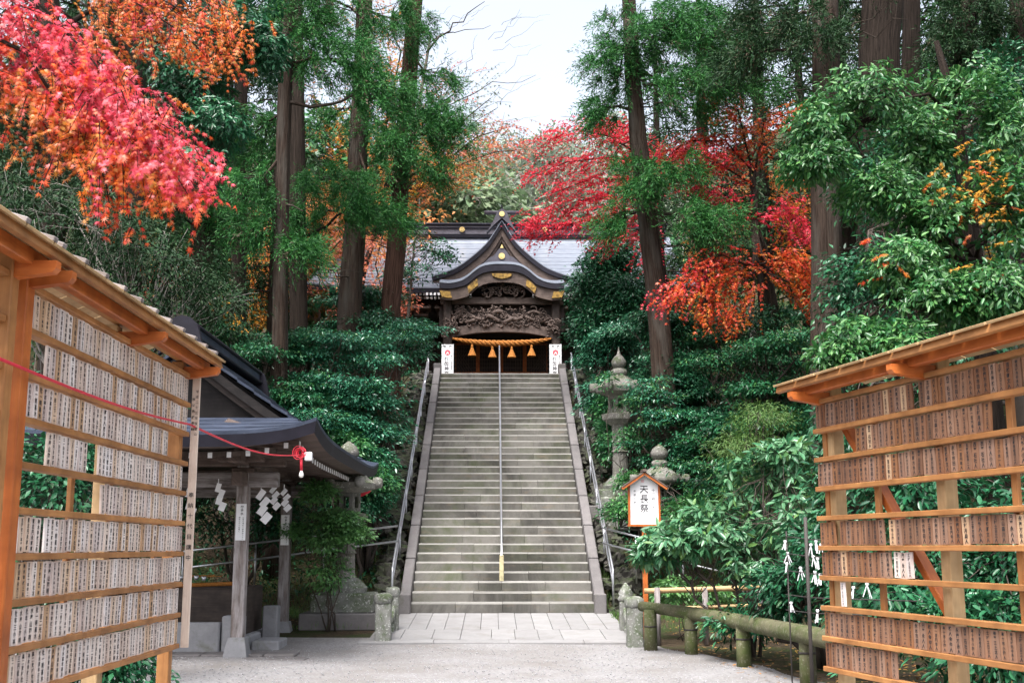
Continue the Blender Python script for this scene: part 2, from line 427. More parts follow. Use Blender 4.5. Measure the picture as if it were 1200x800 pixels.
M['leaf_dark'] = m_leaf('dark_glossy_leaf', [(.007, .050, .022), (.016, .098, .040), (.034, .155, .066), (.011, .070, .034), (.028, .10, .032)], .28, .10, spec=.35)
M['leaf_bush'] = m_leaf('teal_bush_leaf', [(.013, .082, .042), (.030, .155, .076), (.068, .24, .125), (.020, .112, .060), (.045, .16, .062)], .27, .12, spec=.6, hue=.015)
M['leaf_mid'] = m_leaf('mid_green_leaf', [(.018, .098, .030), (.040, .168, .048), (.10, .265, .075), (.026, .125, .044), (.013, .076, .028), (.06, .19, .05)], .32, .2, spec=.4, hue=.02)
M['leaf_pale'] = m_leaf('pale_green_leaf', [(.030, .13, .058), (.058, .20, .088), (.11, .27, .125), (.165, .33, .17), (.036, .14, .070), (.14, .26, .07)], .27, .25)
M['leaf_light'] = m_leaf('light_green_leaf', [(.06, .17, .05), (.10, .25, .07), (.15, .31, .10), (.05, .15, .06)], .32, .28)
M['leaf_teal'] = m_leaf('blue_green_leaf', [(.025, .10, .07), (.05, .16, .11), (.09, .23, .16), (.14, .28, .20), (.03, .10, .08)], .28, .2)
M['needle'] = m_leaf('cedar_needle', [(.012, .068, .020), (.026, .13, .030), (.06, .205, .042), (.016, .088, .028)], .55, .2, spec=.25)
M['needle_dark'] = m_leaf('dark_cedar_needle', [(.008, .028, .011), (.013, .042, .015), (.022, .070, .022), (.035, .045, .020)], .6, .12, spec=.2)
M['needle_brown'] = m_leaf('dead_needle', [(.09, .06, .04), (.14, .10, .07), (.05, .06, .03)], .8, .1)
M['maple_pink'] = m_leaf('crimson_pink_maple_leaf', [(.50, .018, .042), (.60, .035, .085), (.55, .022, .035), (.66, .075, .13), (.58, .045, .04)], .45, .3)
M['maple_orange'] = m_leaf('orange_maple_leaf', [(.62, .13, .015), (.72, .20, .02), (.60, .06, .02), (.55, .22, .03), (.40, .16, .02)], .45, .35)
M['maple_red'] = m_leaf('scarlet_maple_leaf', [(.56, .03, .02), (.66, .07, .02), (.68, .13, .02), (.50, .025, .03)], .45, .35)
M['maple_crimson'] = m_leaf('crimson_maple_leaf', [(.55, .012, .04), (.68, .03, .07), (.60, .02, .03), (.74, .07, .12)], .45, .35)
M['far_orange'] = m_leaf('far_orange_leaf', [(.55, .20, .05), (.66, .28, .08), (.50, .14, .05), (.45, .25, .08)], .6, .35)
M['far_salmon'] = m_leaf('far_salmon_leaf', [(.55, .15, .09), (.62, .22, .14), (.50, .12, .06)], .6, .35)
M['far_yellow'] = m_leaf('far_yellow_leaf', [(.65, .35, .03), (.70, .28, .02), (.55, .32, .05)], .6, .35)
M['far_green'] = m_leaf('far_washed_out_green_leaf', [(.12, .19, .09), (.18, .25, .12), (.22, .27, .15), (.10, .16, .09)], .6, .3, hue=.02)  # washed-out look of distance put into a lighter leaf colour, no haze volume
M['far_grey'] = m_leaf('far_washed_out_grey_green_leaf', [(.15, .20, .15), (.22, .26, .20), (.27, .29, .23)], .6, .3, hue=.02)  # greyed, lightened leaf colour stands in for haze over the far trees
M['grass'] = m_leaf('grass_blade', [(.05, .12, .025), (.08, .17, .035), (.12, .20, .05)], .6, .25)
M['litter'] = m_leaf('fallen_leaf', [(.45, .28, .05), (.30, .16, .06), (.22, .13, .07), (.50, .22, .04)], .8, .1)
# ================================================================ terrain
XC = 0.2                                   # axis of the stairs
ST_Y0, ST_Y1, NST = 25.0, 37.6, 34
RISE = 6.92 / NST; TREAD = (ST_Y1 - ST_Y0) / (NST - 1)
def smooth(t): t = np.clip(t, 0, 1); return t * t * (3 - 2 * t)
def terrain(x, y):
    x = np.asarray(x, float); y = np.asarray(y, float)
    base = -0.33 + 0.27 * np.clip((y - 20.3) / 4.7, 0, 1)
    y0 = 25.6 + 0 * x
    y0 = y0 - 1.5 * np.clip(-8.3 - x, 0, 8) - 1.9 * np.clip(x - 4.6, 0, 7)
    y0 = np.where(x > 4.6, np.maximum(y0, 13.0), np.maximum(y0, 12.0))
    cap = 6.9 + 0.42 * np.clip(np.abs(x - XC) - 9, 0, 40)
    h = np.clip((y - y0) * 0.555, 0, None); h = np.minimum(h, cap)
    far = np.clip(y - 60, 0, None) * 0.46
    far = np.minimum(far, 34 + 0 * far)
    n = 0.12 * np.sin(x * 1.3 + y * .7) * np.sin(y * 1.1 - x * .4) + .07 * np.sin(3.1 * x + 1.7) * np.sin(2.7 * y)
    z = base + h + far + n * np.clip(h * .6, 0, 1)
    under = (np.abs(x - XC) < 2.05) & (y > 24) & (y < 39)
    z = z - np.where(under, .75, 0.0)
    return z
def tz(x, y): return float(terrain(x, y))
xs = np.concatenate([np.linspace(-90, -16, 30), np.linspace(-15, 15, 76), np.linspace(16, 90, 30)])
ys = np.concatenate([np.linspace(-60, 8, 24), np.linspace(9, 42, 84), np.linspace(43, 190, 60)])
gx, gy = np.meshgrid(xs, ys, indexing='ij'); gz = terrain(gx, gy)
W_ = len(ys)
vs = np.stack([gx.ravel(), gy.ravel(), gz.ravel()], 1)
fs = [(i * W_ + j, (i + 1) * W_ + j, (i + 1) * W_ + j + 1, i * W_ + j + 1) for i in range(len(xs) - 1) for j in range(W_ - 1)]
me = bpy.data.meshes.new('forest_floor'); me.from_pydata(vs.tolist(), [], fs)
me.polygons.foreach_set('use_smooth', [True] * len(fs))
k = NT('forest_floor_soil'); v = k.vec('Position'); n1 = k.noise(v, .9, 8, .65); n2 = k.noise(v, 9, 6, .7); n3 = k.noise(v, 30, 3)
cc = k.ramp(n2, [(.3, (.025, .019, .013)), (.55, (.06, .045, .03)), (.75, (.11, .075, .045))])
cc = k.mix(k.ramp(n1, [(.45, (0, 0, 0)), (.62, (1, 1, 1))]), cc, (.035, .05, .018))
cc = k.mix(k.ramp(n3, [(.68, (0, 0, 0)), (.72, (1, 1, 1))]), cc, (.20, .13, .05))
me.materials.append(k.done(k.bsdf(cc, .95, n2, .8, .05, .1)))
tag(link('forest_floor', me), None, kind='structure')

# gravel court in front of the steps: one sheet just above the soil with an uneven rim
def court_edge_right(y): return float(np.interp(y, [-30, 8, 12, 14.7, 16.9, 18.8, 19.6, 20.6, 22], [9, 6.5, 4.75, 4.12, 3.78, 3.32, 2.9, 2.76, 2.7])) + .06 * math.sin(y * 2.7) * (y < 19.5)
def court_edge_left(y): return -9.0
cys = [-25, -15, -8, -3, 0] + [2 + i * .5 for i in range(40)]
vsl = []; NXC = 24
for y in cys:
    a, b = court_edge_left(y), court_edge_right(y)
    for i in range(NXC + 1):
        x = a + (b - a) * i / NXC
        vsl.append((x, y, tz(x, y) + .012 + .012 * math.sin(x * 1.7 + y) * math.sin(y * 1.3)))
fs = [(j * (NXC + 1) + i, j * (NXC + 1) + i + 1, (j + 1) * (NXC + 1) + i + 1, (j + 1) * (NXC + 1) + i) for j in range(len(cys) - 1) for i in range(NXC)]
me = bpy.data.meshes.new('gravel_court'); me.from_pydata(vsl, [], fs); me.polygons.foreach_set('use_smooth', [True] * len(fs))
k = NT('pale_gravel'); v = k.vec('Position'); vo = k.n('ShaderNodeTexVoronoi', Scale=34.0); k.l(v, vo.inputs['Vector'])
n1 = k.noise(v, .8, 6, .6); n2 = k.noise(v, 60, 4, .7)
cc = k.ramp(vo.outputs['Color'], [(0, (.165, .16, .165)), (.5, (.25, .244, .246)), (1, (.34, .334, .334))])
cc = k.mix(k.math('MULTIPLY', n2, .6), cc, (.185, .18, .182))
cc = k.mix(k.ramp(n1, [(.38, (0, 0, 0)), (.68, (.75, .75, .75))]), cc, (.165, .15, .14))
hh = k.math('ADD', k.math('MULTIPLY', vo.outputs['Distance'], -1.0), n2)
me.materials.append(k.done(k.bsdf(cc, .9, hh, .5, .012, .2)))
tag(link('gravel_court', me), None, kind='structure')

# ================================================================ landing of pale slabs at the foot of the steps
LX0, LX1 = -2.18, 2.72
def lz(y): return -0.27 + 0.26 * (y - 20.6) / 4.4
landing = thing('stone_landing', None, None, (XC, 20.6, lz(20.6)), kind='structure')
edges_a = [LX0 + .25 + (LX1 - LX0 - .5) * i / 13 for i in range(14)]
def slab(x0, x1, y0, y1, name='slab', par=landing, mt='stone_slab', th=.10):
    b = MB(); g = .0035
    zc = (lz(y0) + lz(y1)) / 2
    dz = random.uniform(-.004, .004)
    rot = frame((0, y1 - y0, lz(y1) - lz(y0)))
    b.box(((x0 + x1) / 2, (y0 + y1) / 2, zc - th / 2 + dz), (y1 - y0 - 2 * g, x1 - x0 - 2 * g, th), rot, 0, .006)
    return b.build(name, M[mt], par)
for i in range(13): slab(edges_a[i], edges_a[i + 1], 22.35, 24.98)
eb = [LX0 - .0]
while eb[-1] < LX1 - .5: eb.append(eb[-1] + random.choice([.42, .5, .55, .75]))
eb[-1] = LX1
for i in range(len(eb) - 1): slab(eb[i], eb[i + 1], 21.0, 22.33)
for i in range(4):
    a = LX0 - .15 + (LX1 - LX0 + .3) * i / 4
    slab(a, a + (LX1 - LX0 + .3) / 4, 20.62, 20.98, 'edge_stone', th=.13)

# ================================================================ the stone stairs
stairs = thing('stone_stairs', None, None, (XC, ST_Y0, 0), kind='structure')
X0, X1 = -1.725, 2.115
for i in range(NST):
    y0 = ST_Y0 + i * TREAD; z1 = (i + 1) * RISE
    if i in (0,): js = [0, .245, .50, .755, 1]
    elif i == 1: js = [0, .34, .66, 1]
    else:
        a = (.25 if i % 2 else .345) + random.uniform(-.02, .02); b = (.635 if i % 2 else .735) + random.uniform(-.02, .02)
        js = [0, a, .495, b, 1]
        if i > 12 and random.random() < .35: js.remove(a)
    for q in range(len(js) - 1):
        xa, xb = X0 + (X1 - X0) * js[q], X0 + (X1 - X0) * js[q + 1]
        b = MB(); dz = random.uniform(-.006, .004); dy = random.uniform(-.008, .008)
        dep = TREAD + .06
        zt_ = z1 + dz; ya_ = y0 + dy; hb_ = RISE + .02; xl, xr_ = xa + .0035, xb - .0035; e1, e2 = .022 + random.uniform(-.004, .006), .034
        pr_ = [(ya_, zt_ - hb_), (ya_, zt_ - e2), (ya_ + e1, zt_ - .004), (ya_ + e1 + .03, zt_), (ya_ + dep, zt_), (ya_ + dep, zt_ - hb_)]
        n6 = len(pr_); vv = [(xl, p_[0], p_[1]) for p_ in pr_] + [(xr_, p_[0] + random.uniform(-.004, .004), p_[1]) for p_ in pr_]
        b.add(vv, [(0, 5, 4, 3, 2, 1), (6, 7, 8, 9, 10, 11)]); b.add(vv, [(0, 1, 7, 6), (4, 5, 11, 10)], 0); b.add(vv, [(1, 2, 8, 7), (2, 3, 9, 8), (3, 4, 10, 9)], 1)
        b.build('step_stone', [M['stone_step'], M['stone_worn_lit']], stairs)
b = MB(); b.box((XC, 39.6, 6.90 - .12), (4.6, 3.98, .24), None, 0, .02); b.build('top_paving', M['stone_kerb'], stairs)
# sloping side stones
slope = frame((0, TREAD, RISE))
for side, xa, xb in ((-1, -1.95, -1.735), (1, 2.125, 2.345)):
    nb = 9; L = math.hypot(ST_Y1 - ST_Y0 - .2, 6.92 - .45)
    for i in range(nb):
        t0, t1 = (i + .015) / nb, (i + .985) / nb
        y_0, y_1 = ST_Y0 + .15 + (ST_Y1 - ST_Y0 + .1) * t0, ST_Y0 + .15 + (ST_Y1 - ST_Y0 + .1) * t1
        z_0, z_1 = .20 + 6.78 * t0, .20 + 6.78 * t1
        b = MB(); b.beam((( xa + xb) / 2, y_0, z_0 - .05), ((xa + xb) / 2, y_1, z_1 - .05), xb - xa, .46, 0, .018)
        b.build('side_stone', M['stone_kerb'], stairs)
    b = MB(); b.box(((xa + xb) / 2, ST_Y0 - .02, .15), (xb - xa + .03, .36, .46), None, 0, .02); b.build('end_block', M['stone_kerb'], stairs)
    b = MB(); b.box(((xa + xb) / 2, ST_Y1 + .25, 7.02), (xb - xa + .04, .36, .46), None, 0, .02); b.build('end_block', M['stone_kerb'], stairs)
# rough rubble banks along both sides
for side, xo, lab in ((-1, -2.2, 'rough mossy rubble stones along the left edge of the stairs'), (1, 2.6, 'rough mossy rubble stones along the right edge of the stairs')):
    rub = thing('rubble_bank', lab, 'stone bank', (xo, 25.2, tz(xo, 25.2)), group='rubble banks beside the stairs')
    protos = []
    for q in range(6):
        m_ = MB(); m_.rock((0, 0, 0), (.20, .22, .16), 0, 4, .26, q * 7 + 1); m_.sm = [False] * len(m_.f); protos.append(m_.mesh('rubble_stone', M['rubble']))
    for i in range(70):
        t = i / 69; y = 25.15 + 12.6 * t + random.uniform(-.1, .1); x = xo + side * (abs(random.gauss(0, .22)) - .03)
        o = link('rubble_stone', random.choice(protos), rub)
        zz = max(tz(x, y), (y - ST_Y0) * .549 - .15)
        o.location = (x - xo, y - 25.2, zz + .02 - rub.location.z)
        s_ = random.uniform(.7, 1.35); o.scale = (s_, s_, s_ * random.uniform(.7, 1.1)); o.rotation_euler = (random.uniform(-.4, .4), random.uniform(-.4, .4), random.uniform(0, 6))

# ================================================================ hand rails
def nose(y): return max(0.0, (y - ST_Y0) / TREAD * RISE + RISE)
def stair_rail(x, lab, heights, bend):
    t = thing('handrail', lab, 'handrail', (x, ST_Y0 + .1, 0), group='steel handrails of the stairs')
    for h in heights:
        b = MB(); pts = []
        if bend: pts.append((x, ST_Y0 + .12, -.05 if h == max(heights) else h - .05))
        pts += [(x, ST_Y0 + .12, h + .02), (x, ST_Y0 + .2, h + .12)]
        for q in range(1, 9):
            y = ST_Y0 + .2 + (ST_Y1 + .1 - ST_Y0 - .2) * q / 8; pts.append((x, y, (y - ST_Y0) * RISE / TREAD + h + .03))
        b.tube(pts, .024, 10); b.build('rail', M['steel'], t)
    for q in range(1, 8):
        y = ST_Y0 + .3 + (ST_Y1 - ST_Y0 - .3) * q / 7; zz = (y - ST_Y0) * RISE / TREAD
        b = MB(); b.tube([(x, y, zz - .35), (x, y, zz + max(heights) + .02)], .021, 10); b.build('post', M['steel'], t)
    return t
stair_rail(-2.13, 'double steel handrail climbing the left side of the stairs', (.80, .52), True)
stair_rail(2.53, 'double steel handrail climbing the right side of the stairs', (.80, .52), True)
t = thing('center_handrail', 'single steel handrail up the middle of the stairs', 'handrail', (XC, ST_Y0 + .9, 2 * RISE), group='steel handrails of the stairs')
xr = XC - .02; b = MB(); ya = ST_Y0 + 2 * TREAD + .12
pts = [(xr, ya, 2 * RISE + .55), (xr, ya + .02, 2 * RISE + .78)]
for q in range(0, 9):
    y = ya + .1 + (ST_Y1 + .6 - ya - .1) * q / 8; pts.append((xr, y, (y - ST_Y0) * RISE / TREAD + .88))
b.tube(pts, .024, 10); b.build('rail', M['steel'], t)
for q in range(8):
    y = ya + (ST_Y1 + .5 - ya) * q / 7; i = int((y - ST_Y0) / TREAD); zt = min(i + 1, NST) * RISE
    b = MB(); b.tube([(xr, y, zt - .01), (xr, y, (y - ST_Y0) * RISE / TREAD + .86)], .026, 10)
    po = b.build('post', M['steel'], t)
    if q == 0:
        b = MB(); b.box((xr, y, zt + .28), (.095, .075, .56), None, 0, .01); b.build('guard_board', M['yellow'], po)

# low path rails leading off both ways from the foot of the steps
def path_rail(pts, lab):
    t = thing('path_rail', lab, 'handrail', (pts[0][0], pts[0][1], tz(pts[0][0], pts[0][1])), group='path rails at the foot of the slope')
    for dz in (0, -.33):
        b = MB(); b.tube([(p[0], p[1], p[2] + dz) for p in pts], .022, 8); b.build('rail', M['steel'], t)
    for p in pts[1:]:
        b = MB(); b.tube([(p[0], p[1], p[2] - 1.0), (p[0], p[1], p[2] + .01)], .02, 8); b.build('post', M['steel'], t)
path_rail([P(466, 616, 26.0), P(380, 626, 25.2), P(300, 636, 24.6), P(215, 646, 24.0)], 'double steel path rail behind the water pavilion')
path_rail([P(706, 618, 26.0), P(745, 628, 25.4), P(800, 640, 24.8), P(870, 656, 24.2)], 'double steel path rail behind the small roofed sign')

# ================================================================ mossy stone posts at the corners of the landing
def stone_post(x, y, wd, ht, cap, lab, link_to=None):
    z0 = tz(x, y) - .05
    t = thing('stone_post', lab, 'stone post', (x, y, z0), group='stone posts by the landing')
    b = MB(); b.box((x, y, z0 + ht / 2), (wd, wd, ht), None, 0, .02); b.build('shaft', M['stone_moss'], t)
    b = MB()
    if cap == 'round': b.rock((x, y, z0 + ht + .07), (wd * .62, wd * .62, .11), 0, 4, .07, 5)
    else: b.lathe([(wd * .60, 0), (wd * .66, .05), (wd * .5, .10), (wd * .58, .15), (wd * .3, .26), (.01, .34)], 10, (x, y, z0 + ht), 0, True)
    b.build('cap', M['stone_moss'], t)
    if link_to:
        b = MB(); xx, yy, z2 = link_to; pts = []
        for q in range(9):
            u = q / 8; pts.append((x + (xx - x) * u, y + (yy - y) * u, z0 + ht * .82 - .20 * math.sin(PI * u)))
        b.tube(pts, .075, 7, wob=.1); b.tube([(p[0], p[1], p[2] - .30) for p in pts], .06, 7, wob=.1)
        b.build('link_stone', M['stone_moss'], t)
pL = P(449, 741, 20.9); pR = P(744, 746, 20.3); pL2 = P(460, 735, 22.3); pR2 = P(734, 735, 22.2)
stone_post(pL[0], pL[1], .27, .72, 'round', 'mossy round topped stone post at the left corner of the landing', (pL2[0], pL2[1], 0))
stone_post(pL2[0], pL2[1], .22, .70, 'round', 'smaller mossy stone post just behind the left corner post')
stone_post(pR[0], pR[1], .27, .72, 'round', 'mossy round topped stone post where the log rail meets the landing', (pR2[0], pR2[1], 0))
stone_post(pR2[0], pR2[1], .24, .62, 'point', 'stone post with pointed cap at the right of the landing')
# ================================================================ boards of hanging name plates
KAN = '一二三五十百千万円金大中小山川田木村上下東西南北町市本野井石高松平成年月日人社神御奉納森林水火土竹吉文正光明安永'
def plate_meshes(nvar, wd, ht, mats, seed, tail=''):
    r = random.Random(seed); out = []
    for q in range(nvar):
        b = MB(); b.box((0, 0, 0), (wd, .012, ht), None, 0, .0)
        n = r.choice([5, 6, 6, 7]); body = ''.join(r.choice(KAN) for _ in range(n - len(tail))) + tail
        size = min(ht * .88 / n, wd * .80)
        tm = text_mesh(body, size, True, 1.0 * (ht * .94 / n) / size / 1.0, .026)
        zs = [p[1] for p in tm[0]]; top = max(zs); span = top - min(zs)
        kz = (ht * .92) / span
        vs = [(p[0], (p[1] - top) * kz + ht * .46) for p in tm[0]]
        b.text((vs, tm[1]), (0, -.0075, 0), (1, 0, 0), (0, 0, 1), 1)
        out.append([b.mesh('plaque', [M[m], M['ink']]) for m in mats])
    return out

def offering_board(lab, cat, loc, rotz, length, z0, nrows, rowh, fill, mats, pick, pitch, posts, brace=False, endtext=None, seed=1, cap_parts=300, tail='', thin=(), battens=True, near_first=True):
    """local x along the board to the viewer's right, -y towards the viewer; z0 = lower rail height in world"""
    gz_ = tz(loc[0], loc[1])
    t = thing('offering_board', lab, cat, (loc[0], loc[1], gz_), rotz, group='roofed boards of name plates')
    zb = z0 - gz_; rnd = random.Random(seed); top = zb + nrows * rowh
    for i in range(nrows + 1):
        b = MB(); hh = .038; b.box((length / 2, -.012, zb + i * rowh), (length + .02, .075, hh), None, 0, .004); b.build('rail', M['wood_new'], t, True)
    for (x, wd, dep, mt, y) in posts:
        b = MB(); b.box((x, y, (top + .12) / 2 - .05), (wd, dep, top + .22), None, 0, .006); b.build('post', M[mt], t, True)
    for x in thin:
        b = MB(); b.box((x, .05, zb + nrows * rowh / 2), (.06, .03, nrows * rowh), None, 0, .004); b.build('upright', M['wood_new'], t, True)
    if brace:
        b = MB(); b.beam(brace[0], brace[1], .06, .085, 0, .005, (0, 1, 0)); b.build('brace', M['wood_orange'], t, True)
    if endtext:
        b = MB(); b.box((length + .075, -.075, (zb + top) / 2 + .02), (.03, .065, top - zb + .08), None, 0, .003)
        bd = b.build('inscription_board', M['plaque_pale'], t, True)
        b = MB(); H = top - zb
        for (body, x, s_, zt, ln) in endtext:
            tm = text_mesh(body, s_, True, ln, .012); b.text(tm, (length + .0585, -.075 - x, zb + H * zt), (0, -1, 0), (0, 0, 1), 0)
        b.build('lettering', M['ink'], bd, True)
    ph = rowh - .052
    pl = plate_meshes(22, pitch * .95, ph, mats, seed, tail); todo = []
    for i in range(nrows):
        zc = zb + (nrows - 1 - i) * rowh + rowh / 2 - .002
        for (a, e, mi) in fill[i]:
            x = a + pitch / 2 + .006
            while x < e - pitch * .4:
                if rnd.random() > .012:
                    mm = mi if mi is not None else pick(rnd)
                    o_me = rnd.choice(pl)[mm]
                    todo.append((x, zc, o_me))
                x += pitch
    todo.sort(key=lambda q: q[0] if near_first else -q[0]); rest = MB()
    for q, (x, zc, me_) in enumerate(todo):
        lc = Vector((x + rnd.uniform(-.003, .003), -.02 + rnd.uniform(-.004, .004), zc + rnd.uniform(-.006, .004))); ro = (rnd.gauss(0, .01), rnd.gauss(0, .02), rnd.gauss(0, .04))
        if q < cap_parts: link('plaque', me_, t, lc, ro)
        else:
            for pl_ in me_.polygons: pass
            bq = len(rest.v); rest.v += [tuple(v.co + lc) for v in me_.vertices]; rest.uv += [(v.co.z + q, v.co.x) for v in me_.vertices]
            for pl_ in me_.polygons: rest.f.append(tuple(i + bq for i in pl_.vertices)); rest.m.append(pl_.material_index); rest.sm.append(False)
    if rest.v: tag(rest.build('plaques', [M[mats[0]], M['ink']], t, True), None, kind='stuff')
    # little roof
    rz = top + .12; ov = .30
    b = MB(); b.box((length / 2, .05, top + .16), (length + .06, .07, .06), None, 0, .006); b.build('tie_beam', M['wood_new'], t, True)
    b = MB(); b.box((length / 2 , -.13, top + .095), (length + .30, .07, .085), None, 0, .006); b.build('eave_beam', M['wood_orange'], t, True)
    b = MB(); b.box((length / 2, -.235, top + .14), (length + .44, .035, .080), frame((1, 0, 0), (0, .25, 1)), 0, .004); b.build('fascia', M['wood_new'], t, True)
    for (x, wd, dep, mt, y) in [p for p in posts if p[3] != 'skip']:
        b = MB(); yy = -.27
        prof = [(-.02, 0), (-.27, .035), (-.29, .06), (-.29, .10), (.30, .10), (.30, .03)]
        vs = [(x - .035, p[0], top - .025 + p[1]) for p in prof] + [(x + .035, p[0], top - .025 + p[1]) for p in prof]; nn = len(prof)
        b.add(vs, [tuple(range(nn))[::-1], tuple(range(nn, 2 * nn))] + [(q, (q + 1) % nn, (q + 1) % nn + nn, q + nn) for q in range(nn)])
        b.build('bracket', M['wood_orange'], t, True)
    nb = int((length + .46) / .36); bw = (length + .46) / nb
    for q in range(nb):
        b = MB(); xa = -.23 + q * bw
        b.box((xa + bw / 2, .02, top + .25), (bw - .020, .63, .018), frame((1, 0, 0), (0, -.30, 1)), 0, .002); b.build('roof_board', M['wood_pale'], t, True)
        b = MB(); b.box((xa + bw / 2, .42, top + .27), (bw - .014, .34, .016), frame((1, 0, 0), (0, .35, 1)), 0, .002); b.build('roof_board', M['wood_pale'], t, True)
        if battens: b = MB(); b.box((xa + .01, -.02, top + .263), (.055, .56, .028), frame((1, 0, 0), (0, -.30, 1)), 0, .004); battens and b.build('roof_batten', M['wood_old'], t, True)
    return t

# left board: runs away from us along the left of the court
LB0, LB1 = 6.50, 10.0; LBX = -2.65; L_ = LB1 - LB0
rows = [[(.0, L_, None)], [(.30, L_, None)], [(.06, L_ - .55, None)], [(.40, 1.10, None), (1.30, L_, None)], [(1.42, L_, None)],
        [(0, L_, None)], [(0, L_, None)], [(0, L_, None)], [(0, L_, None)]]
offering_board('tall roofed board crowded with pale inscribed name plates, left of the court', 'notice board', (LBX, LB0, 0), PI / 2, L_, .53, 9, .25, rows,
               ['plaque_pale', 'plaque_tan'], lambda r: 1 if r.random() < .07 else 0, .076,
               [(-.06, .11, .11, 'wood_orange', 0.0), (L_ * .52, .11, .11, 'wood_pale', .10), (L_ - .02, .10, .10, 'wood_new', .06)],
               endtext=[('平成二十三年宝登山', .013, .027, .95, 1.7), ('秩父長瀞奉納', -.015, .027, .92, 1.9), ('奉納十代目講中', .0, .046, .56, 1.9)], seed=3, thin=(L_ * .30, L_ * .85))
# the next board along, only its far end shows
t2 = 'end of a second roofed board at the far left edge of the picture'
offering_board(t2, 'notice board', (LBX, 3.0, 0), PI / 2, 3.28, .53, 9, .25, [[] for _ in range(9)], ['plaque_pale'], lambda r: 0, .0855,
               [(3.20, .10, .11, 'wood_new', -.01), (.1, .1, .1, 'wood_new', 0)], seed=5)
# right board, turned towards us
a0 = np.array([2.66, 9.5]); a1 = np.array([3.22, 6.95]); ang = math.atan2(a1[1] - a0[1], a1[0] - a0[0]); RL = 3.5
rows = [[(0, RL, None)], [(.62, 2.32, None)], [(0, RL, None)], [], [(0, RL, None)], [(0, 1.06, None), (1.06, 1.30, 1)], [(.28, .36, 1)], [(0, RL, None)], [(0, 1.10, None)]]
offering_board('roofed board of brown name plates with orange brace, right of the court', 'notice board', (a0[0], a0[1], 0), ang, RL, .39, 9, .2340, rows,
               ['plaque_brown', 'plaque_pale', 'plaque_tan'], lambda r: 2 if r.random() < .025 else 0, .079,
               [(.085, .10, .10, 'wood_pale', .10), (1.58, .105, .10, 'wood_pale', .10), (3.3, .10, .10, 'wood_pale', .10)],
               brace=((.22, .13, 2.62), (1.60, .13, 1.10)), seed=9, tail='人', battens=False, near_first=False, thin=(.02, .78, 2.38))
# ================================================================ the shrine hall at the top of the stairs
SX = .31; PZ = 6.92
shr = thing('shrine_hall', 'dark carved shrine hall with curved gable and pale roof at the top of the stairs', 'shrine', (SX, 47.5, PZ))
def sp(px, py, Y): return P(px, py, Y)
def curve(pts, t):
    # piecewise smooth interpolation through pts [(x,z)]
    n = len(pts) - 1; f = t * n; i = min(int(f), n - 1); u = f - i
    p0 = pts[max(i - 1, 0)]; p1 = pts[i]; p2 = pts[i + 1]; p3 = pts[min(i + 2, n)]
    return tuple(.5 * ((2 * p1[k]) + (-p0[k] + p2[k]) * u + (2 * p0[k] - 5 * p1[k] + 4 * p2[k] - p3[k]) * u * u + (-p0[k] + 3 * p1[k] - 3 * p2[k] + p3[k]) * u ** 3) for k in (0, 1))
pxm = 587.0
def prof_px(pts, Y):          # (dx px, py) -> (x, z) metres about SX at depth Y
    out = []
    for dx, py in pts:
        q = P(pxm + dx, py, Y); out.append((q[0] - P(pxm, py, Y)[0], q[2]))
    return out
CX = SX
# --- stone base, floor, back wall
b = MB(); b.box((SX, 50.0, PZ + .2), (13, 7.0, .5), None, 0, .03); b.build('stone_base', M['stone_kerb'], shr)
b = MB(); b.box((SX, 48.6, PZ + .55), (12.2, 5.4, .16), None, 0, .02); b.build('veranda_floor', M['wood_dark'], shr)
for k_ in range(3):
    b = MB(); b.box((SX, 45.2 - k_ * .32, PZ + .42 - k_ * .15), (3.6, .34, .12), None, 0, .01); b.build('wooden_step', M['wood_dark'], shr)
WY = 48.3
b = MB(); b.box((SX, WY + .45, PZ + 3.0), (12, .12, 5.0), None, 0, 0); b.build('back_wall', M['wood_dark'], shr)
zA = P(587, 437, WY)[2]; 
# doors: dark glass panes in orange-brown frames
dz0, dz1 = PZ + .64, P(587, 402, WY)[2]
for q in range(4):
    xx = SX + (-1.5 + q) * .98
    b = MB()
    for s_ in (-1, 1): b.box((xx + s_ * .45, WY, (dz0 + dz1) / 2), (.075, .07, dz1 - dz0), None, 0, .005)
    for zz in (dz0 + .05, dz0 + .95, dz1 - .04): b.box((xx, WY, zz), (.825, .06, .09), None, 0, .005)
    d = b.build('door', M['wood_orange'], shr)
    b = MB(); b.box((xx, WY + .02, (dz0 + .95 + dz0) / 2), (.83, .012, .86), None, 0, 0); b.build('pane', M['glassdark'], d)
    b = MB(); b.box((xx, WY + .03, (dz0 + 1.0 + dz1) / 2), (.83, .012, dz1 - dz0 - 1.0), None, 0, 0); b.build('panel', M['wood_dark'], d)
    b = MB()
    for g in range(1, 8): b.box((xx - .415 + g * .104, WY, (dz0 + 1.0 + dz1) / 2), (.018, .03, dz1 - dz0 - 1.06))
    for g in range(1, 7): b.box((xx, WY + .004, dz0 + 1.0 + g * (dz1 - dz0 - 1.0) / 7), (.82, .03, .018))
    b.build('lattice', M['wood_brown'], d)
# side lattice panels behind the banners
for s_ in (-1, 1):
    b = MB(); x0 = SX + s_ * 2.02; 
    for g in range(9):
        for dgn in (-1, 1): b.beam((x0 + s_ * (g - 4) * .11 - dgn * .40, WY - .3, dz0 + .9), (x0 + s_ * (g - 4) * .11 + dgn * .40, WY - .3 + .012 * dgn, dz1 - .05), .02, .02)
    b.box((x0, WY - .28, dz0 + .42), (1.1, .05, .86), None, 0, 0)
    b.build('lattice_screen', M['wood_brown'], shr)
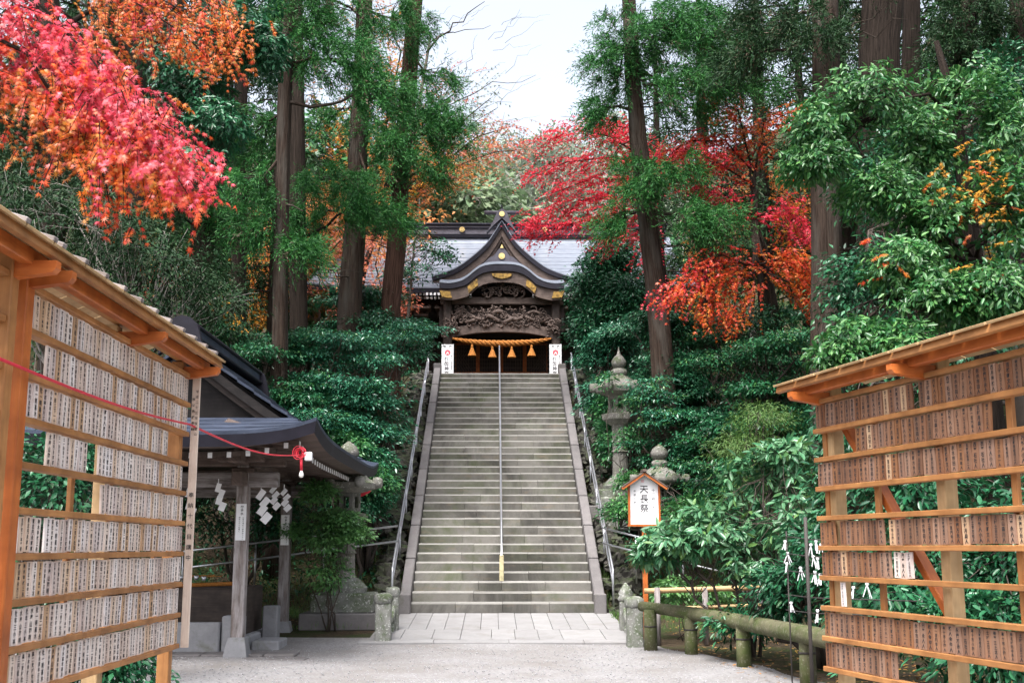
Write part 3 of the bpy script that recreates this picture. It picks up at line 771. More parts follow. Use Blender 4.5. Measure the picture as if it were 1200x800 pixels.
# --- columns
PYF = 45.6
for x in (-2.15, 2.15):
    b = MB(); b.box((SX + x, PYF, PZ + 2.2), (.34, .34, 3.9), None, 0, .05)
    c_ = b.build('column', M['wood_dark'], shr)
    b = MB(); b.lathe([(.30, 0), (.33, .12), (.24, .26)], 12, (SX + x, PYF, PZ + .02), 0); b.build('base_stone', M['stone_kerb'], c_)
for x in (-5.7, -3.9, -2.1, 2.1, 3.9, 5.7):
    b = MB(); b.lathe([(.17, 0), (.17, 4.6)], 12, (SX + x, WY, PZ + .5), 0, True); b.build('column', M['wood_dark'], shr)
# --- beams and carving
def z_at(py, Y=PYF): return P(587, py, Y)[2]
b = MB(); b.box((SX, PYF, z_at(353)), (4.9, .26, .30), None, 0, .03); b.build('upper_beam', M['wood_brown'], shr)
b = MB(); n = 16; low = []; hi = []
for q in range(n + 1):
    u = q / n * 2 - 1; x = u * 2.05; a = z_at(389) + .18 * (1 - abs(u) ** 2.4); low.append((x, a - .20 - .08 * abs(u) ** 3)); hi.append((x, a + .13))
for q in range(n):
    b.prism([low[q], low[q + 1], hi[q + 1], hi[q]], -.15, .15, (SX, PYF, 0))
b.build('rainbow_beam', M['wood_brown'], shr)
b = MB(); b.box((SX, PYF + .25, z_at(372)), (5.0, .06, 1.0), None, 0, 0); b.build('frieze_board', M['wood_dark'], shr)
def curls(name, x0, x1, z0, z1, Y, n, seed, body=True, mt='wood_brown', r0=.035):
    r = random.Random(seed); b = MB()
    if body:
        for ph, amp in ((0, .16), (2.2, .12)):
            pts = []
            for q in range(46):
                u = q / 45; pts.append((x0 + (x1 - x0) * u, Y - .08 - .06 * math.sin(u * 31 + ph), (z0 + z1) / 2 + amp * math.sin(u * 17 + ph) - (.08 if ph else -.05)))
            b.tube(pts, [.05 + .04 * math.sin(PI * q / 45) for q in range(46)], 7)
    for q in range(n):
        cx_, cz_ = r.uniform(x0, x1), r.uniform(z0, z1); R0 = r.uniform(.08, .17); sg = r.choice((-1, 1)); ph = r.uniform(0, 6); tl = r.uniform(2.5, 5)
        pts = [(cx_ + R0 * (1 - .8 * k / 10) * math.cos(ph + sg * tl * k / 10), Y - .04 - .08 * r.random() - .01 * k, cz_ + R0 * (1 - .8 * k / 10) * math.sin(ph + sg * tl * k / 10)) for k in range(11)]
        b.tube(pts, [r0 * (1.1 - .6 * k / 10) for k in range(11)], 5)
    return tag(b.build(name, M[mt], shr), None, kind='stuff')
curls('dragon_carving', SX - 1.9, SX + 1.9, z_at(383), z_at(361), PYF - .06, 150, 3)
curls('gable_carving', SX - .85, SX + .85, z_at(347), z_at(335), PYF - .12, 60, 4, False)
for s_ in (-1, 1): curls('carved_beam_nose', SX + s_ * 2.05 - .32, SX + s_ * 2.05 + .32, z_at(394), z_at(376), PYF - .2, 22, 5 + s_, False)
# bracket clusters to both sides
for s_ in (-1, 1):
    for q in range(4):
        x = SX + s_ * (2.3 + q * .95); b = MB()
        for lv in range(3):
            wv = .34 + .22 * lv; zz = z_at(378, 46.6) + lv * .24
            b.box((x, 46.6 - lv * .16, zz), (wv, .22 + lv * .3, .10), None, 0, .015)
            for e in (-1, 0, 1): b.box((x + e * wv * .42, 46.55 - lv * .16, zz + .11), (.14, .16, .11), None, 0, .02)
        b.build('bracket_cluster', M['wood_brown'], shr)
    b = MB(); b.box((SX + s_ * 4.2, 46.9, z_at(383, 46.9)), (4.2, .24, .26), None, 0, .02); b.build('wall_beam', M['wood_brown'], shr)
    b = MB(); b.box((SX + s_ * 4.2, 47.2, z_at(366, 47.2)), (4.2, .06, 1.1), None, 0, 0); b.build('carved_wall', M['wood_dark'], shr)
    curls('side_carving', SX + s_ * 2.4 - .1 * s_, SX + s_ * 5.2, z_at(381, 47.1), z_at(360, 47.1), 47.1, 34, 8 + s_, False, 'wood_dark')
# white tipped rafters under the eaves
rb = MB(); rb.box((0, .6, 0), (.085, 1.3, .10), frame((1, 0, 0), (0, -.28, 1)), 0, 0); rb.box((0, -.06, -.17), (.085, .02, .10), None, 1, 0)
rme = rb.mesh('rafter', [M['wood_dark'], M['white']])
ze = z_at(345.5, 45.9)
for s_ in (-1, 1):
    for q in range(24):
        for lv in range(2):
            xx = 1.25 + q * .155; fr = xx < 3.05
            yy = (45.15 if fr else 45.9) + lv * .4; zz = z_at(345.0 + 4.5 * lv, yy)
            o = link('rafter', rme, shr); o.location = (s_ * xx, yy - 47.5, zz + .17 - PZ)
# --- main roof
ry, rz_ = 51.0, P(587, 277, 51.0)[2]
ey, ez = 45.75, P(587, 337, 45.75)[2]
RW = 7.6
def roof_front(u, v):
    x = SX + (u * 2 - 1) * (RW + .25 * v ** 3); y = ry + (ey - ry) * v
    z = rz_ + (ez - rz_) * (v ** .78) + .16 * abs(u * 2 - 1) ** 4 * v
    return (x, y, z)
nst = 13
for i in range(nst):
    b = MB()
    def fn(u, v, i=i):
        p = roof_front(u, (i + v) / nst); return (p[0], p[1], p[2] + .035 * v)
    b.sheet(fn, 24, 1, .06, 0, False); b.build('roof_course', M['roofpale'], shr)
b = MB()
def fn(u, v): p = roof_front(u, .97 + .03 * v); return (p[0], p[1], p[2] - .03)
b.sheet(fn, 24, 1, .20, 0, False); b.build('eave_edge', M['roofedge'], shr)
b = MB(); b.sheet(lambda u, v: (SX + (u * 2 - 1) * RW, ry + 5.2 * v, rz_ - 3.4 * v ** .8), 4, 8, .08); b.build('rear_roof', M['roofpale'], shr)
for s_ in (-1, 1):
    b = MB(); b.add([(SX + s_ * (RW - .5), ry, rz_ - .1), (SX + s_ * (RW - .5), ey + 1, ez), (SX + s_ * (RW - .5), ry + 4.2, ez)], [(0, 1, 2)]); b.build('end_gable', M['wood_dark'], shr)
# ridge
zr0 = P(587, 279, ry)[2]; zr1 = P(587, 266, ry)[2]
b = MB(); b.box((SX, ry, (zr0 + zr1) / 2), (RW * 2 - .4, .5, zr1 - zr0), None, 0, .02); rg = b.build('ridge', M['bronze'], shr)
for dz in (.10, .42): 
    b = MB(); b.box((SX, ry - .02, zr0 - .02 + dz), (RW * 2 - .3, .60, .05), None, 0, .01); b.build('ridge_band', M['roofedge'], rg)
b = MB(); b.box((SX, ry, zr1 + .05), (RW * 2 - .2, .66, .10), None, 0, .03); b.build('ridge_cap', M['roofedge'], rg)
def crest(x, y, z, r, par):
    b = MB(); b.tube([(x, y, z), (x, y - .05, z)], r, 16, 0, True, False); b.tube([(x, y - .02, z), (x, y - .08, z)], r * .55, 12, 0, True, False)
    b.build('gold_crest', M['gold'], par)
for x in (-4.9, -1.75, 1.95, 4.9): crest(SX + x, ry - .31, zr0 + .30, .12, rg)
# --- triangular gable (chidori) with concave barge boards
GY = 46.3
def g_line(off=0.0):
    pts = [(0, 259.8), (15, 283), (30, 298), (49.5, 313), (66, 320.5), (82, 325.5)]
    out = prof_px(pts, GY); return [(x, z + off) for x, z in out]
gl = g_line()
def strip(name, up, low, y0, y1, mt, par=shr, seg=20):
    # solid band between two mirrored curves
    for s_ in (-1, 1):
        b = MB()
        for q in range(seg):
            a0_, a1_ = curve(up, q / seg), curve(up, (q + 1) / seg); c0_, c1_ = curve(low, q / seg), curve(low, (q + 1) / seg)
            poly = [(s_ * c0_[0], c0_[1]), (s_ * c1_[0], c1_[1]), (s_ * a1_[0], a1_[1]), (s_ * a0_[0], a0_[1])]
            b.prism(poly if s_ > 0 else poly[::-1], y0, y1, (SX, 0, 0))
        b.build(name, M[mt], par)
gl2 = [(x * .985, z - .15 - .10 * (1 - i / 5)) for i, (x, z) in enumerate(gl)]
gl3 = [(x * .95, z - .46 - .16 * (1 - i / 5)) for i, (x, z) in enumerate(gl)]
gl4 = [(x * .88, z - .66 - .14 * (1 - i / 5)) for i, (x, z) in enumerate(gl)]
strip('gable_edge', gl, gl2, GY - .12, GY + .25, 'roofedge')
strip('barge_board', gl2, gl3, GY - .02, GY + .10, 'wood_brown')
strip('inner_barge_board', gl3, gl4, GY + .08, GY + .18, 'wood_brown')
b = MB(); pl = [(x, z) for x, z in gl3]; poly = [(-x, z) for x, z in pl[::-1]] + [(x, z) for x, z in pl[1:]]
b.prism(poly, GY + .22, GY + .28, (SX, 0, 0)); b.build('gable_board', M['wood_dark'], shr)
for s_ in (-1, 1):        # roof skin of the gable running back into the main roof
    b = MB()
    def fn(u, v, s_=s_):
        c = curve(gl, u); yb = ry - .3
        return (SX + s_ * c[0] * (1 + .0 * v), GY - .12 + (yb - GY) * v, c[1] + .05)
    b.sheet(fn, 16, 4, .05, 0, True); b.build('gable_roof', M['roofpale'], shr)
# pendant ornament and crest inside the gable
zc = P(587, 301, GY)[2]
b = MB(); b.prism([(-.75, zc - .30), (-.5, zc - .05), (-.33, zc + .02), (-.16, zc + .26), (0, zc + .42), (.16, zc + .26), (.33, zc + .02), (.5, zc - .05), (.75, zc - .30)][::-1], -.10, -.03, (SX, GY, 0)); kg = b.build('gable_pendant', M['bronze'], shr)
crest(SX, GY - .11, zc, .13, kg)
b = MB(); b.prism([(-.07, zc + .34), (.07, zc + .34), (0, zc + .50)], -.14, -.10, (SX, GY, 0)); b.build('gold_tip', M['gold'], kg)
# ridge end of the gable
zt = P(587, 253, GY)[2]
b = MB(); b.prism([(-.62, zt - .78), (-.42, zt - .42), (-.26, zt - .05), (-.17, zt + .15), (0, zt + .24), (.17, zt + .15), (.26, zt - .05), (.42, zt - .42), (.62, zt - .78), (.30, zt - .42), (0, zt - .16), (-.30, zt - .42)][::-1], -.25, .15, (SX, GY, 0)); og = b.build('ridge_end_ornament', M['bronze'], shr)
crest(SX, GY - .26, zt, .11, og)
b = MB(); b.tube([(SX - .72, GY - .05, zt + .12), (SX + .72, GY - .05, zt + .12)], .085, 12); b.build('ridge_log', M['bronze'], og)
b = MB(); b.box((SX, GY + .0, zt + .32), (.07, .3, .22), None, 0, .01); b.build('ridge_pin', M['roofedge'], og)
b = MB(); b.box((SX, GY + 2.2, zt - .05), (.34, 4.4, .5), None, 0, .04); b.build('gable_ridge', M['bronze'], shr)
# --- undulating eave (karahafu)
KY = 45.0
kl = prof_px([(0, 309), (12, 309.5), (23, 312), (32, 317.5), (41, 325), (51, 330), (62, 331.8), (73, 331)], KY)
kl2 = [(x, z - .30 + .06 * (i > 4)) for i, (x, z) in enumerate(kl)]
kl3 = [(x * .99, z - .20) for x, z in kl2]
kl4 = [(x * .97, z - .24) for x, z in kl3]
for s_ in (-1, 1):
    b = MB()
    def fn(u, v, s_=s_):
        c = curve(kl, u); rise = .52 * v ** .85
        return (SX + s_ * c[0], KY - .06 + 1.9 * v, c[1] + rise)
    for q in range(5):
        def fq(u, v, q=q): p = fn(u, (q + v) / 5); return (p[0], p[1], p[2] - .03 * v + .03)
        b.sheet(fq, 24, 1, .05, 0, False)
    b.build('curved_eave_roof', M['roofpale'], shr)
strip('curved_eave_edge', [(x, z - .05) for x, z in kl], kl2, KY - .05, KY + 1.0, 'roofedge', seg=26)
strip('curved_barge_board', kl2, kl4, KY + .04, KY + .14, 'wood_brown', seg=26)
b = MB(); zc = curve(kl3, 0)[1]
b.prism([(-.40, zc + .10), (.40, zc + .10), (.36, zc + .0), (.20, zc - .08), (0, zc - .11), (-.20, zc - .08), (-.36, zc + .0)], -.03, .02, (SX, KY, 0)); b.build('gilt_fitting', M['goldpaint'], shr)
for s_ in (-1, 1):
    for ta, tb in ((.38, .56), (.84, 1.0)):
        b = MB()
        for q in range(6):
            u0, u1 = ta + (tb - ta) * q / 6, ta + (tb - ta) * (q + 1) / 6
            A, B, C_, D = curve(kl2, u0), curve(kl2, u1), curve(kl4, u1), curve(kl4, u0)
            poly = [(s_ * D[0], D[1] + .08), (s_ * C_[0], C_[1] + .08), (s_ * B[0], B[1] - .10), (s_ * A[0], A[1] - .10)]
            b.prism(poly if s_ > 0 else poly[::-1], -.02, .03, (SX, KY, 0))
        b.build('gilt_fitting', M['goldpaint'], shr)
# --- straw rope and tassels hang from the columns
def sag(u): return z_at(401, 45.3) + .20 * abs(u * 2 - 1) ** 2.2 - .05
rp = thing('straw_rope', 'thick twisted ochre straw rope with four tassels hung across the shrine entrance', 'sacred rope', (SX, 45.3, z_at(403, 45.3)))
for st in range(3):
    b = MB(); pts = []; rr = []
    for q in range(121):
        u = q / 120; x = SX - 1.95 + 3.9 * u; fat = .055 * math.sin(PI * u) ** .6 + .018
        a = u * 44 + st * 2 * PI / 3
        pts.append((x, 45.3 + fat * math.cos(a), sag(u) + fat * math.sin(a))); rr.append(fat * .92)
    b.tube(pts, rr, 7); b.build('strand', M['rope'], rp)
for q, u in enumerate((.20, .405, .60, .80)):
    b = MB(); x = SX - 1.95 + 3.9 * u; zz = sag(u) - .10
    b.lathe([(.03, 0), (.045, -.06), (.055, -.10), (.045, -.13), (.11, -.30), (.175, -.46), (.16, -.475)][::-1], 14, (x, 45.27, zz), 0); b.build('tassel', M['rope'], rp)
# --- two white banners on stands at the head of the stairs
for i, px in enumerate((524.5, 651.0)):
    c = P(px, 420, 39.0); zt = P(px, 403.5, 39.0)[2]; wd = .405
    t = thing('banner_stand', ('white upright banner with red emblem, left of the stair head', 'white upright banner with red emblem, right of the stair head')[i], 'banner', (c[0], 39.0, 6.90), group='banners at the stair head')
    hb = zt - 6.98
    b = MB(); b.box((c[0], 39.0, zt - hb / 2), (wd, .02, hb), None, 0, .003); pn = b.build('panel', M['white'], t)
    b = MB(); 
    for s_ in (-1, 1): b.box((c[0] + s_ * wd * .47, 39.03, zt - hb / 2 - .01), (.03, .03, hb + .05), None, 0, .003)
    b.box((c[0], 39.05, 6.93), (.5, .4, .05), None, 0, .01); b.build('frame', M['steel'], t)
    b = MB(); yq = 38.988
    b.text(text_mesh('奉', .085, False, 1, .03), (c[0] - .09, yq, zt - .045), (1, 0, 0), (0, 0, 1)); b.text(text_mesh('賛', .085, False, 1, .03), (c[0] + .09, yq, zt - .045), (1, 0, 0), (0, 0, 1))
    b.text(text_mesh('伊勢神宮', .15, True, 1.08, .02), (c[0] - .03, yq, zt - .44), (1, 0, 0), (0, 0, 1))
    b.text(text_mesh('第六十二回式年遷宮', .05, True, 1.1, .015), (c[0] + .14, yq, zt - .38), (1, 0, 0), (0, 0, 1))
    b.build('lettering', M['ink'], pn)
    b = MB(); b.tube([(c[0], yq + .004, zt - .28), (c[0], yq - .002, zt - .28)], .095, 20, 0, True, False); em = b.build('red_emblem', M['redprint'], pn)
    b = MB(); b.prism([(-.05, zt - .34), (-.03, zt - .28), (0, zt - .25), (.03, zt - .28), (.05, zt - .34), (.02, zt - .34), (0, zt - .29), (-.02, zt - .34)][::-1], -.008, -.003, (c[0], yq, 0)); b.build('emblem_mark', M['white'], em)
# ================================================================ water pavilion on the left
pav = thing('water_pavilion', 'open water pavilion with dark shingled roof and weathered posts left of the stairs', 'pavilion', (-5.0, 20.4, -.33))
RXc, RZr = -5.0, 4.66            # ridge
EX = 2.50                        # half width at the eaves
FY, BY = 16.45, 25.5             # front and back eave
GYF, GYB = 19.2, 23.4            # gable planes
EZ = 2.92
def slope_z(d):                  # height of the side roof at distance d from the ridge
    u = d / EX; return EZ + .0 + (RZr - EZ) * ((1 - u) * .88 + .12 * (1 - u) ** 2.2)
def flare(y, d): 
    c = abs((y - (FY + BY) / 2) / ((BY - FY) / 2)); return .20 * c ** 5 * (d / EX) ** 2
courses = 9
for s_ in (-1, 1):
    for i in range(courses):
        b = MB()
        d0, d1 = EX * i / courses, EX * (i + 1) / courses
        def fn(u, v, i=i, s_=s_, d0=d0, d1=d1):
            d = d0 + (d1 - d0) * v
            # side plane spans gable to gable near the ridge and to the hip corners below
            dg = RXc + 0; g = (d - 1.75) / (EX - 1.75)
            ya = GYF - .35 if g <= 0 else (GYF - .35) + (FY - GYF + .35) * g
            yb = GYB + .35 if g <= 0 else (GYB + .35) + (BY - GYB - .35) * g
            y = ya + (yb - ya) * u
            return (RXc + s_ * d, y, slope_z(d) + flare(y, d) + .025 * v)
        b.sheet(fn, 18, 2, .05, 0, False); b.build('roof_course', M['roofdark'], pav)
for fb, (yg, ye) in enumerate(((GYF - .35, FY), (GYB + .35, BY))):
    for i in range(4):
        b = MB()
        def fn(u, v, i=i, yg=yg, ye=ye):
            t = (i + v) / 4; d = 1.75 + (EX - 1.75) * t; x = RXc + (u * 2 - 1) * d
            zz = slope_z(d); c = abs(u * 2 - 1) ** 5
            y = yg + (ye - yg) * t
            return (x, y, zz + .20 * c * (d / EX) ** 2 * t ** 2 + .02 * v)
        b.sheet(fn, 20, 2, .05, 0, False) if fb == 1 else b.sheet(lambda u, v: fn(1 - u, v), 20, 2, .05, 0, False)
        b.build('skirt_roof', M['roofdark'], pav)
# thick eave edge and soffit
def eave_pt(k, inset, dz):
    # k in 0..4 round the four sides
    s_ = int(k) % 4; u = k - int(k)
    X = EX - inset; Y0 = FY + inset; Y1 = BY - inset
    if s_ == 0: x, y = RXc - X + 2 * X * u, Y0
    elif s_ == 1: x, y = RXc + X, Y0 + (Y1 - Y0) * u
    elif s_ == 2: x, y = RXc + X - 2 * X * u, Y1
    else: x, y = RXc - X, Y1 - (Y1 - Y0) * u
    c = abs(u * 2 - 1) ** 5
    return Vector((x, y, EZ + .20 * c + dz))
for nm, rngs, mt in (('eave_edge', [(0.0, -.03), (.03, -.20)], 'roofedge'), ('soffit', [(.03, -.20), (.30, -.20), (.9, -.10), (1.6, .18)], 'wood_old')):
    b = MB(); n = 4 * 16; vs = []
    for (ins, dz) in rngs:
        for q in range(n): vs.append(eave_pt(4 * q / n, ins, dz))
    fs = []
    for a in range(len(rngs) - 1):
        for q in range(n): fs.append((a * n + q, (a + 1) * n + q, (a + 1) * n + (q + 1) % n, a * n + (q + 1) % n))
    b.add(vs, fs, 0, None, False); b.build(nm, M[mt] if nm == 'eave_edge' else M['wood_brown'], pav)
# rafters with white painted ends
rb = MB(); rb.box((0, .55, .05), (.06, 1.1, .075), frame((1, 0, 0), (0, -.10, 1))); rb.box((0, -.008, -.01), (.062, .014, .078), None, 1)
rme = rb.mesh('rafter', [M['wood_brown'], M['white']])
def rafter(x, y, z, rz):
    o = link('rafter', rme, pav); o.location = (x + 5.0, y - 20.4, z + .33); o.rotation_euler = (0, 0, rz)
for q in range(16):
    u = (q + .5) / 16; p = eave_pt(u, .34, -.285); rafter(p.x, p.y, p.z, 0)
for q in range(34):
    u = (q + .5) / 34; p = eave_pt(1 + u, .30, -.285); rafter(p.x, p.y, p.z, PI / 2)
# gable with barge boards
for yg, sg in ((GYF, -1), (GYB, 1)):
    b = MB(); pts = [(d, slope_z(d) - .07) for d in np.linspace(0, 1.9, 12)]
    poly = [(-d, z) for d, z in pts[::-1]] + [(d, z) for d, z in pts[1:]]
    b.prism(poly, -.03, .03, (RXc, yg, 0)); b.build('gable_board', M['wood_black'], pav)
    for s_ in (-1, 1):
        for nm, o0, o1, dy, mt in (('barge_board', .06, .22, .30, 'wood_black'), ('inner_barge_board', .22, .34, .18, 'wood_dark')):
            b = MB()
            for q in range(11):
                (d0, z0), (d1, z1) = pts[q], pts[q + 1]
                poly = [(s_ * d0, z0 - o1), (s_ * d1, z1 - o1), (s_ * d1, z1 - o0), (s_ * d0, z0 - o0)]
                b.prism(poly if s_ > 0 else poly[::-1], min(sg * dy, sg * dy - sg * .05), max(sg * dy, sg * dy - sg * .05), (RXc, yg, 0))
            b.build(nm, M[mt], pav)
# ridge
b = MB(); b.box((RXc, (GYF + GYB) / 2, RZr + .11), (.32, GYB - GYF + 1.2, .22), None, 0, .03); rg = b.build('ridge', M['roofdark'], pav)
for dz, wv in ((.02, .44), (.22, .40), (.27, .28)):
    b = MB(); b.box((RXc, (GYF + GYB) / 2, RZr + dz), (wv, GYB - GYF + 1.3, .05), None, 0, .015); b.build('ridge_tile_band', M['roofedge'], rg)
for yy in (GYF - .68, GYB + .68):
    b = MB(); b.prism([(-.36, RZr - .30), (-.30, RZr), (-.24, RZr + .20), (-.12, RZr + .31), (0, RZr + .34), (.12, RZr + .31), (.24, RZr + .20), (.30, RZr), (.36, RZr - .30), (.15, RZr - .12), (-.15, RZr - .12)][::-1], -.07, .07, (RXc, yy, 0)); b.build('ridge_end_tile', M['roofedge'], rg)
# posts on stone feet, beams
PXR, PXL = -3.92, -6.1; PY1, PY2 = 18.5, 22.4
gz0 = -.34
for (x, y) in ((PXR, PY1), (PXR, PY2), (PXL, PY1), (PXL, PY2)):
    b = MB(); b.box((x, y, 1.28), (.195, .195, 2.75), None, 0, .015); po = b.build('post', M['wood_old'], pav)
    b = MB(); b.lathe([(.26, 0), (.25, .06), (.185, .30), (.175, .32)], 4, (x, y, gz0), 0, False, PI / 4); b.build('foot_stone', M['stone_pale'], po)
for y in (PY1, PY2):
    b = MB(); b.box(((PXL + PXR) / 2, y, 2.38), (PXR - PXL + 1.1, .17, .24), None, 0, .02); b.build('beam', M['wood_old'], pav)
    b = MB(); b.box(((PXL + PXR) / 2, y, 2.68), (PXR - PXL + 1.3, .20, .20), None, 0, .02); b.build('beam', M['wood_brown'], pav)
for x in (PXL, PXR):
    b = MB(); b.box((x, (PY1 + PY2) / 2, 2.38), (.16, PY2 - PY1 + 1.1, .22), None, 0, .02); b.build('beam', M['wood_brown'], pav)
    b = MB(); b.box((x, (PY1 + PY2) / 2, 2.70), (.20, PY2 - PY1 + 1.5, .20), None, 0, .02); b.build('beam', M['wood_brown'], pav)
    for y in (PY1, PY2):
        b = MB()
        for lv in range(2): b.box((x, y, 2.52 + lv * .16), (.36 + lv * .34, .22 + lv * .5, .09), None, 0, .02)
        b.build('bracket', M['wood_brown'], pav)
b = MB(); b.box((RXc, 20.4, 2.86), (4.0, 6.4, .05), None, 0, 0); b.build('ceiling', M['wood_dark'], pav)
# labels on the two right hand posts
for i, y in enumerate((PY1, PY2)):
    zt = (P(287, 590, 18.4)[2], P(341, 603, 22.3)[2])[i]; ht = .56; yq = y - .0985
    t = thing('post_label', ('white printed label on the front post of the water pavilion', 'white printed label on the rear post of the water pavilion')[i], 'label', (PXR, yq - .004, zt - ht), group='labels on the pavilion posts')
    b = MB(); b.box((PXR + .0, yq - .004, zt - ht / 2), (.155, .008, ht), None, 0, 0); pn = b.build('plate', M['white'], t)
    b = MB(); b.text(text_mesh('御手水', .045, True, 1.15, .03), (PXR + .012, yq - .0095, zt - .03), (1, 0, 0), (0, 0, 1))
    b.text(text_mesh('心身を清めて御参拝下さい', .026, True, 1.15, .012), (PXR + .035, yq - .0095, zt - .20), (1, 0, 0), (0, 0, 1))
    b.text(text_mesh('柄杓は元の位置に', .026, True, 1.15, .012), (PXR - .022, yq - .0095, zt - .20), (1, 0, 0), (0, 0, 1)); b.build('lettering', M['ink'], pn)
# folded paper streamers
def shide(px, py, Y, s_, lab, tilt=0):
    c = P(px, py, Y); t = thing('paper_streamer', lab, 'paper streamer', tuple(c), group='folded white paper streamers')
    b = MB(); x = 0; z = 0
    b.box((c[0], c[1], c[2] + .02), (.012, .012, .1), None, 0, 0)
    for q in range(4):
        wv, hv = .075 * s_ * (1 + .10 * q), .135 * s_
        ca = Vector((c[0] + x, c[1] - .008 * q, c[2] - hv / 2 + z)); rot = Matrix.Rotation(tilt + (.35 if q % 2 else .25), 3, 'Y')
        b.box(ca, (wv, .004, hv), rot, 0, 0); z -= hv * .72; x += (.055 if q % 2 == 0 else -.03) * s_ * (1 if tilt >= 0 else -1)
    b.build('folded_paper', M['white'], t)
shide(256, 566, 18.3, 1.0, 'zigzag white paper streamer left of the front pavilion post')
shide(221, 572, 18.3, 1.0, 'zigzag white paper streamer just right of the left name board')
shide(306, 573, 18.6, 1.25, 'long torn paper streamer right of the front pavilion post', .35)
shide(320, 569, 19.0, .9, 'short paper streamer beside the long torn one', .4)
shide(333, 572, 19.6, .9, 'pair end paper streamer near the rear pavilion post', .45)
# stone basin and low walls below
bz = gz0
def block(nm, lab, x0, x1, y0, y1, z0, z1, mt='stone_pale', grp='stone blocks of the water basin'):
    t = thing(nm, lab, 'stone block', ((x0 + x1) / 2, (y0 + y1) / 2, z0), group=grp)
    b = MB(); b.box(((x0 + x1) / 2, (y0 + y1) / 2, (z0 + z1) / 2), (x1 - x0, y1 - y0, z1 - z0), None, 0, .02); b.build('body', M[mt], t)
    return t
basin = thing('water_basin', 'dark wooden water basin with bamboo pipe inside the pavilion', 'basin', (-5.0, 20.6, bz))
b = MB()
for (x, y, dx, dy) in ((-5.0, 19.72, 1.7, .12), (-5.0, 21.5, 1.7, .12), (-5.81, 20.61, .12, 1.66), (-4.19, 20.61, .12, 1.66)): b.box((x, y, bz + .62), (dx, dy, .78), None, 0, .02)
b.build('tub', M['wood_dark'], basin)
b = MB(); b.box((-5.0, 20.6, bz + .90), (1.5, 1.66, .02), None, 0, 0); b.build('water', M['glassdark'], basin)
b = MB(); b.tube([(-4.3, 19.9, bz + 1.08), (-5.6, 19.75, bz + 1.04)], .035, 10); b.build('bamboo_pipe', M['rope'], basin)
b = MB(); b.box((-5, 20.6, bz + .12), (2.0, 2.2, .26), None, 0, .03); b.build('plinth', M['stone_pale'], basin)
ladle_c = P(222, 676, 19.6)
for q in range(4):
    c = P(212 + q * 9, 676 + (q % 2), 19.68); t = thing('ladle', ('leftmost', 'second', 'third', 'rightmost')[q] + ' metal ladle in the row on the basin edge', 'ladle', tuple(c), group='ladles on the water basin')
    b = MB(); b.lathe([(.035, -.04), (.042, .03), (.038, .03)], 10, (c[0], c[1], c[2]), 0, True); b.build('cup', M['steel'], t)
    b = MB(); b.tube([(c[0], c[1], c[2] + .02), (c[0] + .25, c[1] + .2, c[2] + .03)], .008, 6); b.build('handle', M['rope'], t)
block('basin_front_stone', 'wide pale granite slab in front of the water basin', -5.7, -4.32, 19.0, 19.25, bz, bz + .50)
block('upright_stone', 'square granite block behind the front pavilion post', -4.30, -3.98, 19.05, 19.4, bz, bz + .60)
block('upright_stone', 'taller granite block between the two pavilion posts', -3.98, -3.72, 20.7, 21.0, bz, bz + .68)
block('low_stone', 'low granite kerb block by the pavilion drain', -3.95, -3.5, 19.7, 20.5, bz, bz + .17)
pavf = thing('pavilion_paving', None, None, (-4.8, 19.4, bz), kind='structure')
for q in range(7):
    xa = -6.4 + q * .48; b = MB(); b.box((xa + .24, 18.75, bz - .0), (.465, .55, .12), None, 0, .015); b.build('paving_stone', M['stone_kerb'], pavf)
for q in range(5):
    xa = -5.9 + q * .62; b = MB(); b.box((xa + .31, 18.2, bz - .03), (.605, .5, .12), None, 0, .015); b.build('paving_stone', M['stone_kerb'], pavf)
# ================================================================ red cord with lamp from the left board to the pavilion eave
c0 = P(-8, 417, 5.85); c1 = P(222, 497, 9.85); c2 = P(352, 533, 16.6)
t = thing('red_cord', 'red lamp cord strung from the left board to the pavilion eave', 'cord', tuple(c0))
b = MB(); pts = []
for q in range(13):
    u = q / 12; p = c0 * (1 - u) + c1 * u; pts.append((p[0] + .03 * math.sin(PI * u), p[1], p[2] - .05 * math.sin(PI * u)))
for q in range(1, 17):
    u = q / 16; p = c1 * (1 - u) + c2 * u; pts.append((p[0], p[1], p[2] - .10 * math.sin(PI * u)))
b.tube(pts, .009, 6); b.build('cord', M['red'], t)
b = MB()
for q in range(7):
    r_ = .035 + .007 * q; ph = q * 1.1; b.tube([(c2[0] + (.02 if q % 2 else -.02) + r_ * math.cos(a), c2[1] - .012 * q + .02 * math.sin(a + ph), c2[2] + .03 + r_ * (1.2 + .15 * math.sin(ph)) * math.sin(a)) for a in np.linspace(0, 2 * PI, 18)], .0055, 5)
b.tube([(c2[0] + .02, c2[1] - .05, c2[2] - .05), (c2[0] + .03, c2[1] - .05, c2[2] - .22)], .02, 8); b.build('coil', M['red'], t)
b = MB(); b.lathe([(.014, 0), (.018, -.025), (.032, -.055), (.035, -.08), (.023, -.105), (.004, -.112)][::-1], 12, (c2[0] + .03, c2[1] - .05, c2[2] - .21), 0, True); b.build('bulb', M['bulb'], t)
b = MB(); b.box((c2[0] + .12, c2[1] - .02, c2[2] - .02), (.10, .10, .12), None, 0, .01); b.build('junction_box', M['white'], t)
c3 = P(430, 574, 24.6)
t = thing('cord_bundle', 'bundle of red cord hung at the rear corner of the pavilion', 'cord', tuple(c3))
b = MB()
for q in range(9):
    r_ = .06 + .014 * q; ph = q * .7
    b.tube([(c3[0] + r_ * math.cos(a), c3[1] + .05 * math.sin(a + ph), c3[2] + r_ * .9 * math.sin(a + .2 * q)) for a in np.linspace(0, 2 * PI, 14)], .007, 5)
b.build('coil', M['red'], t)
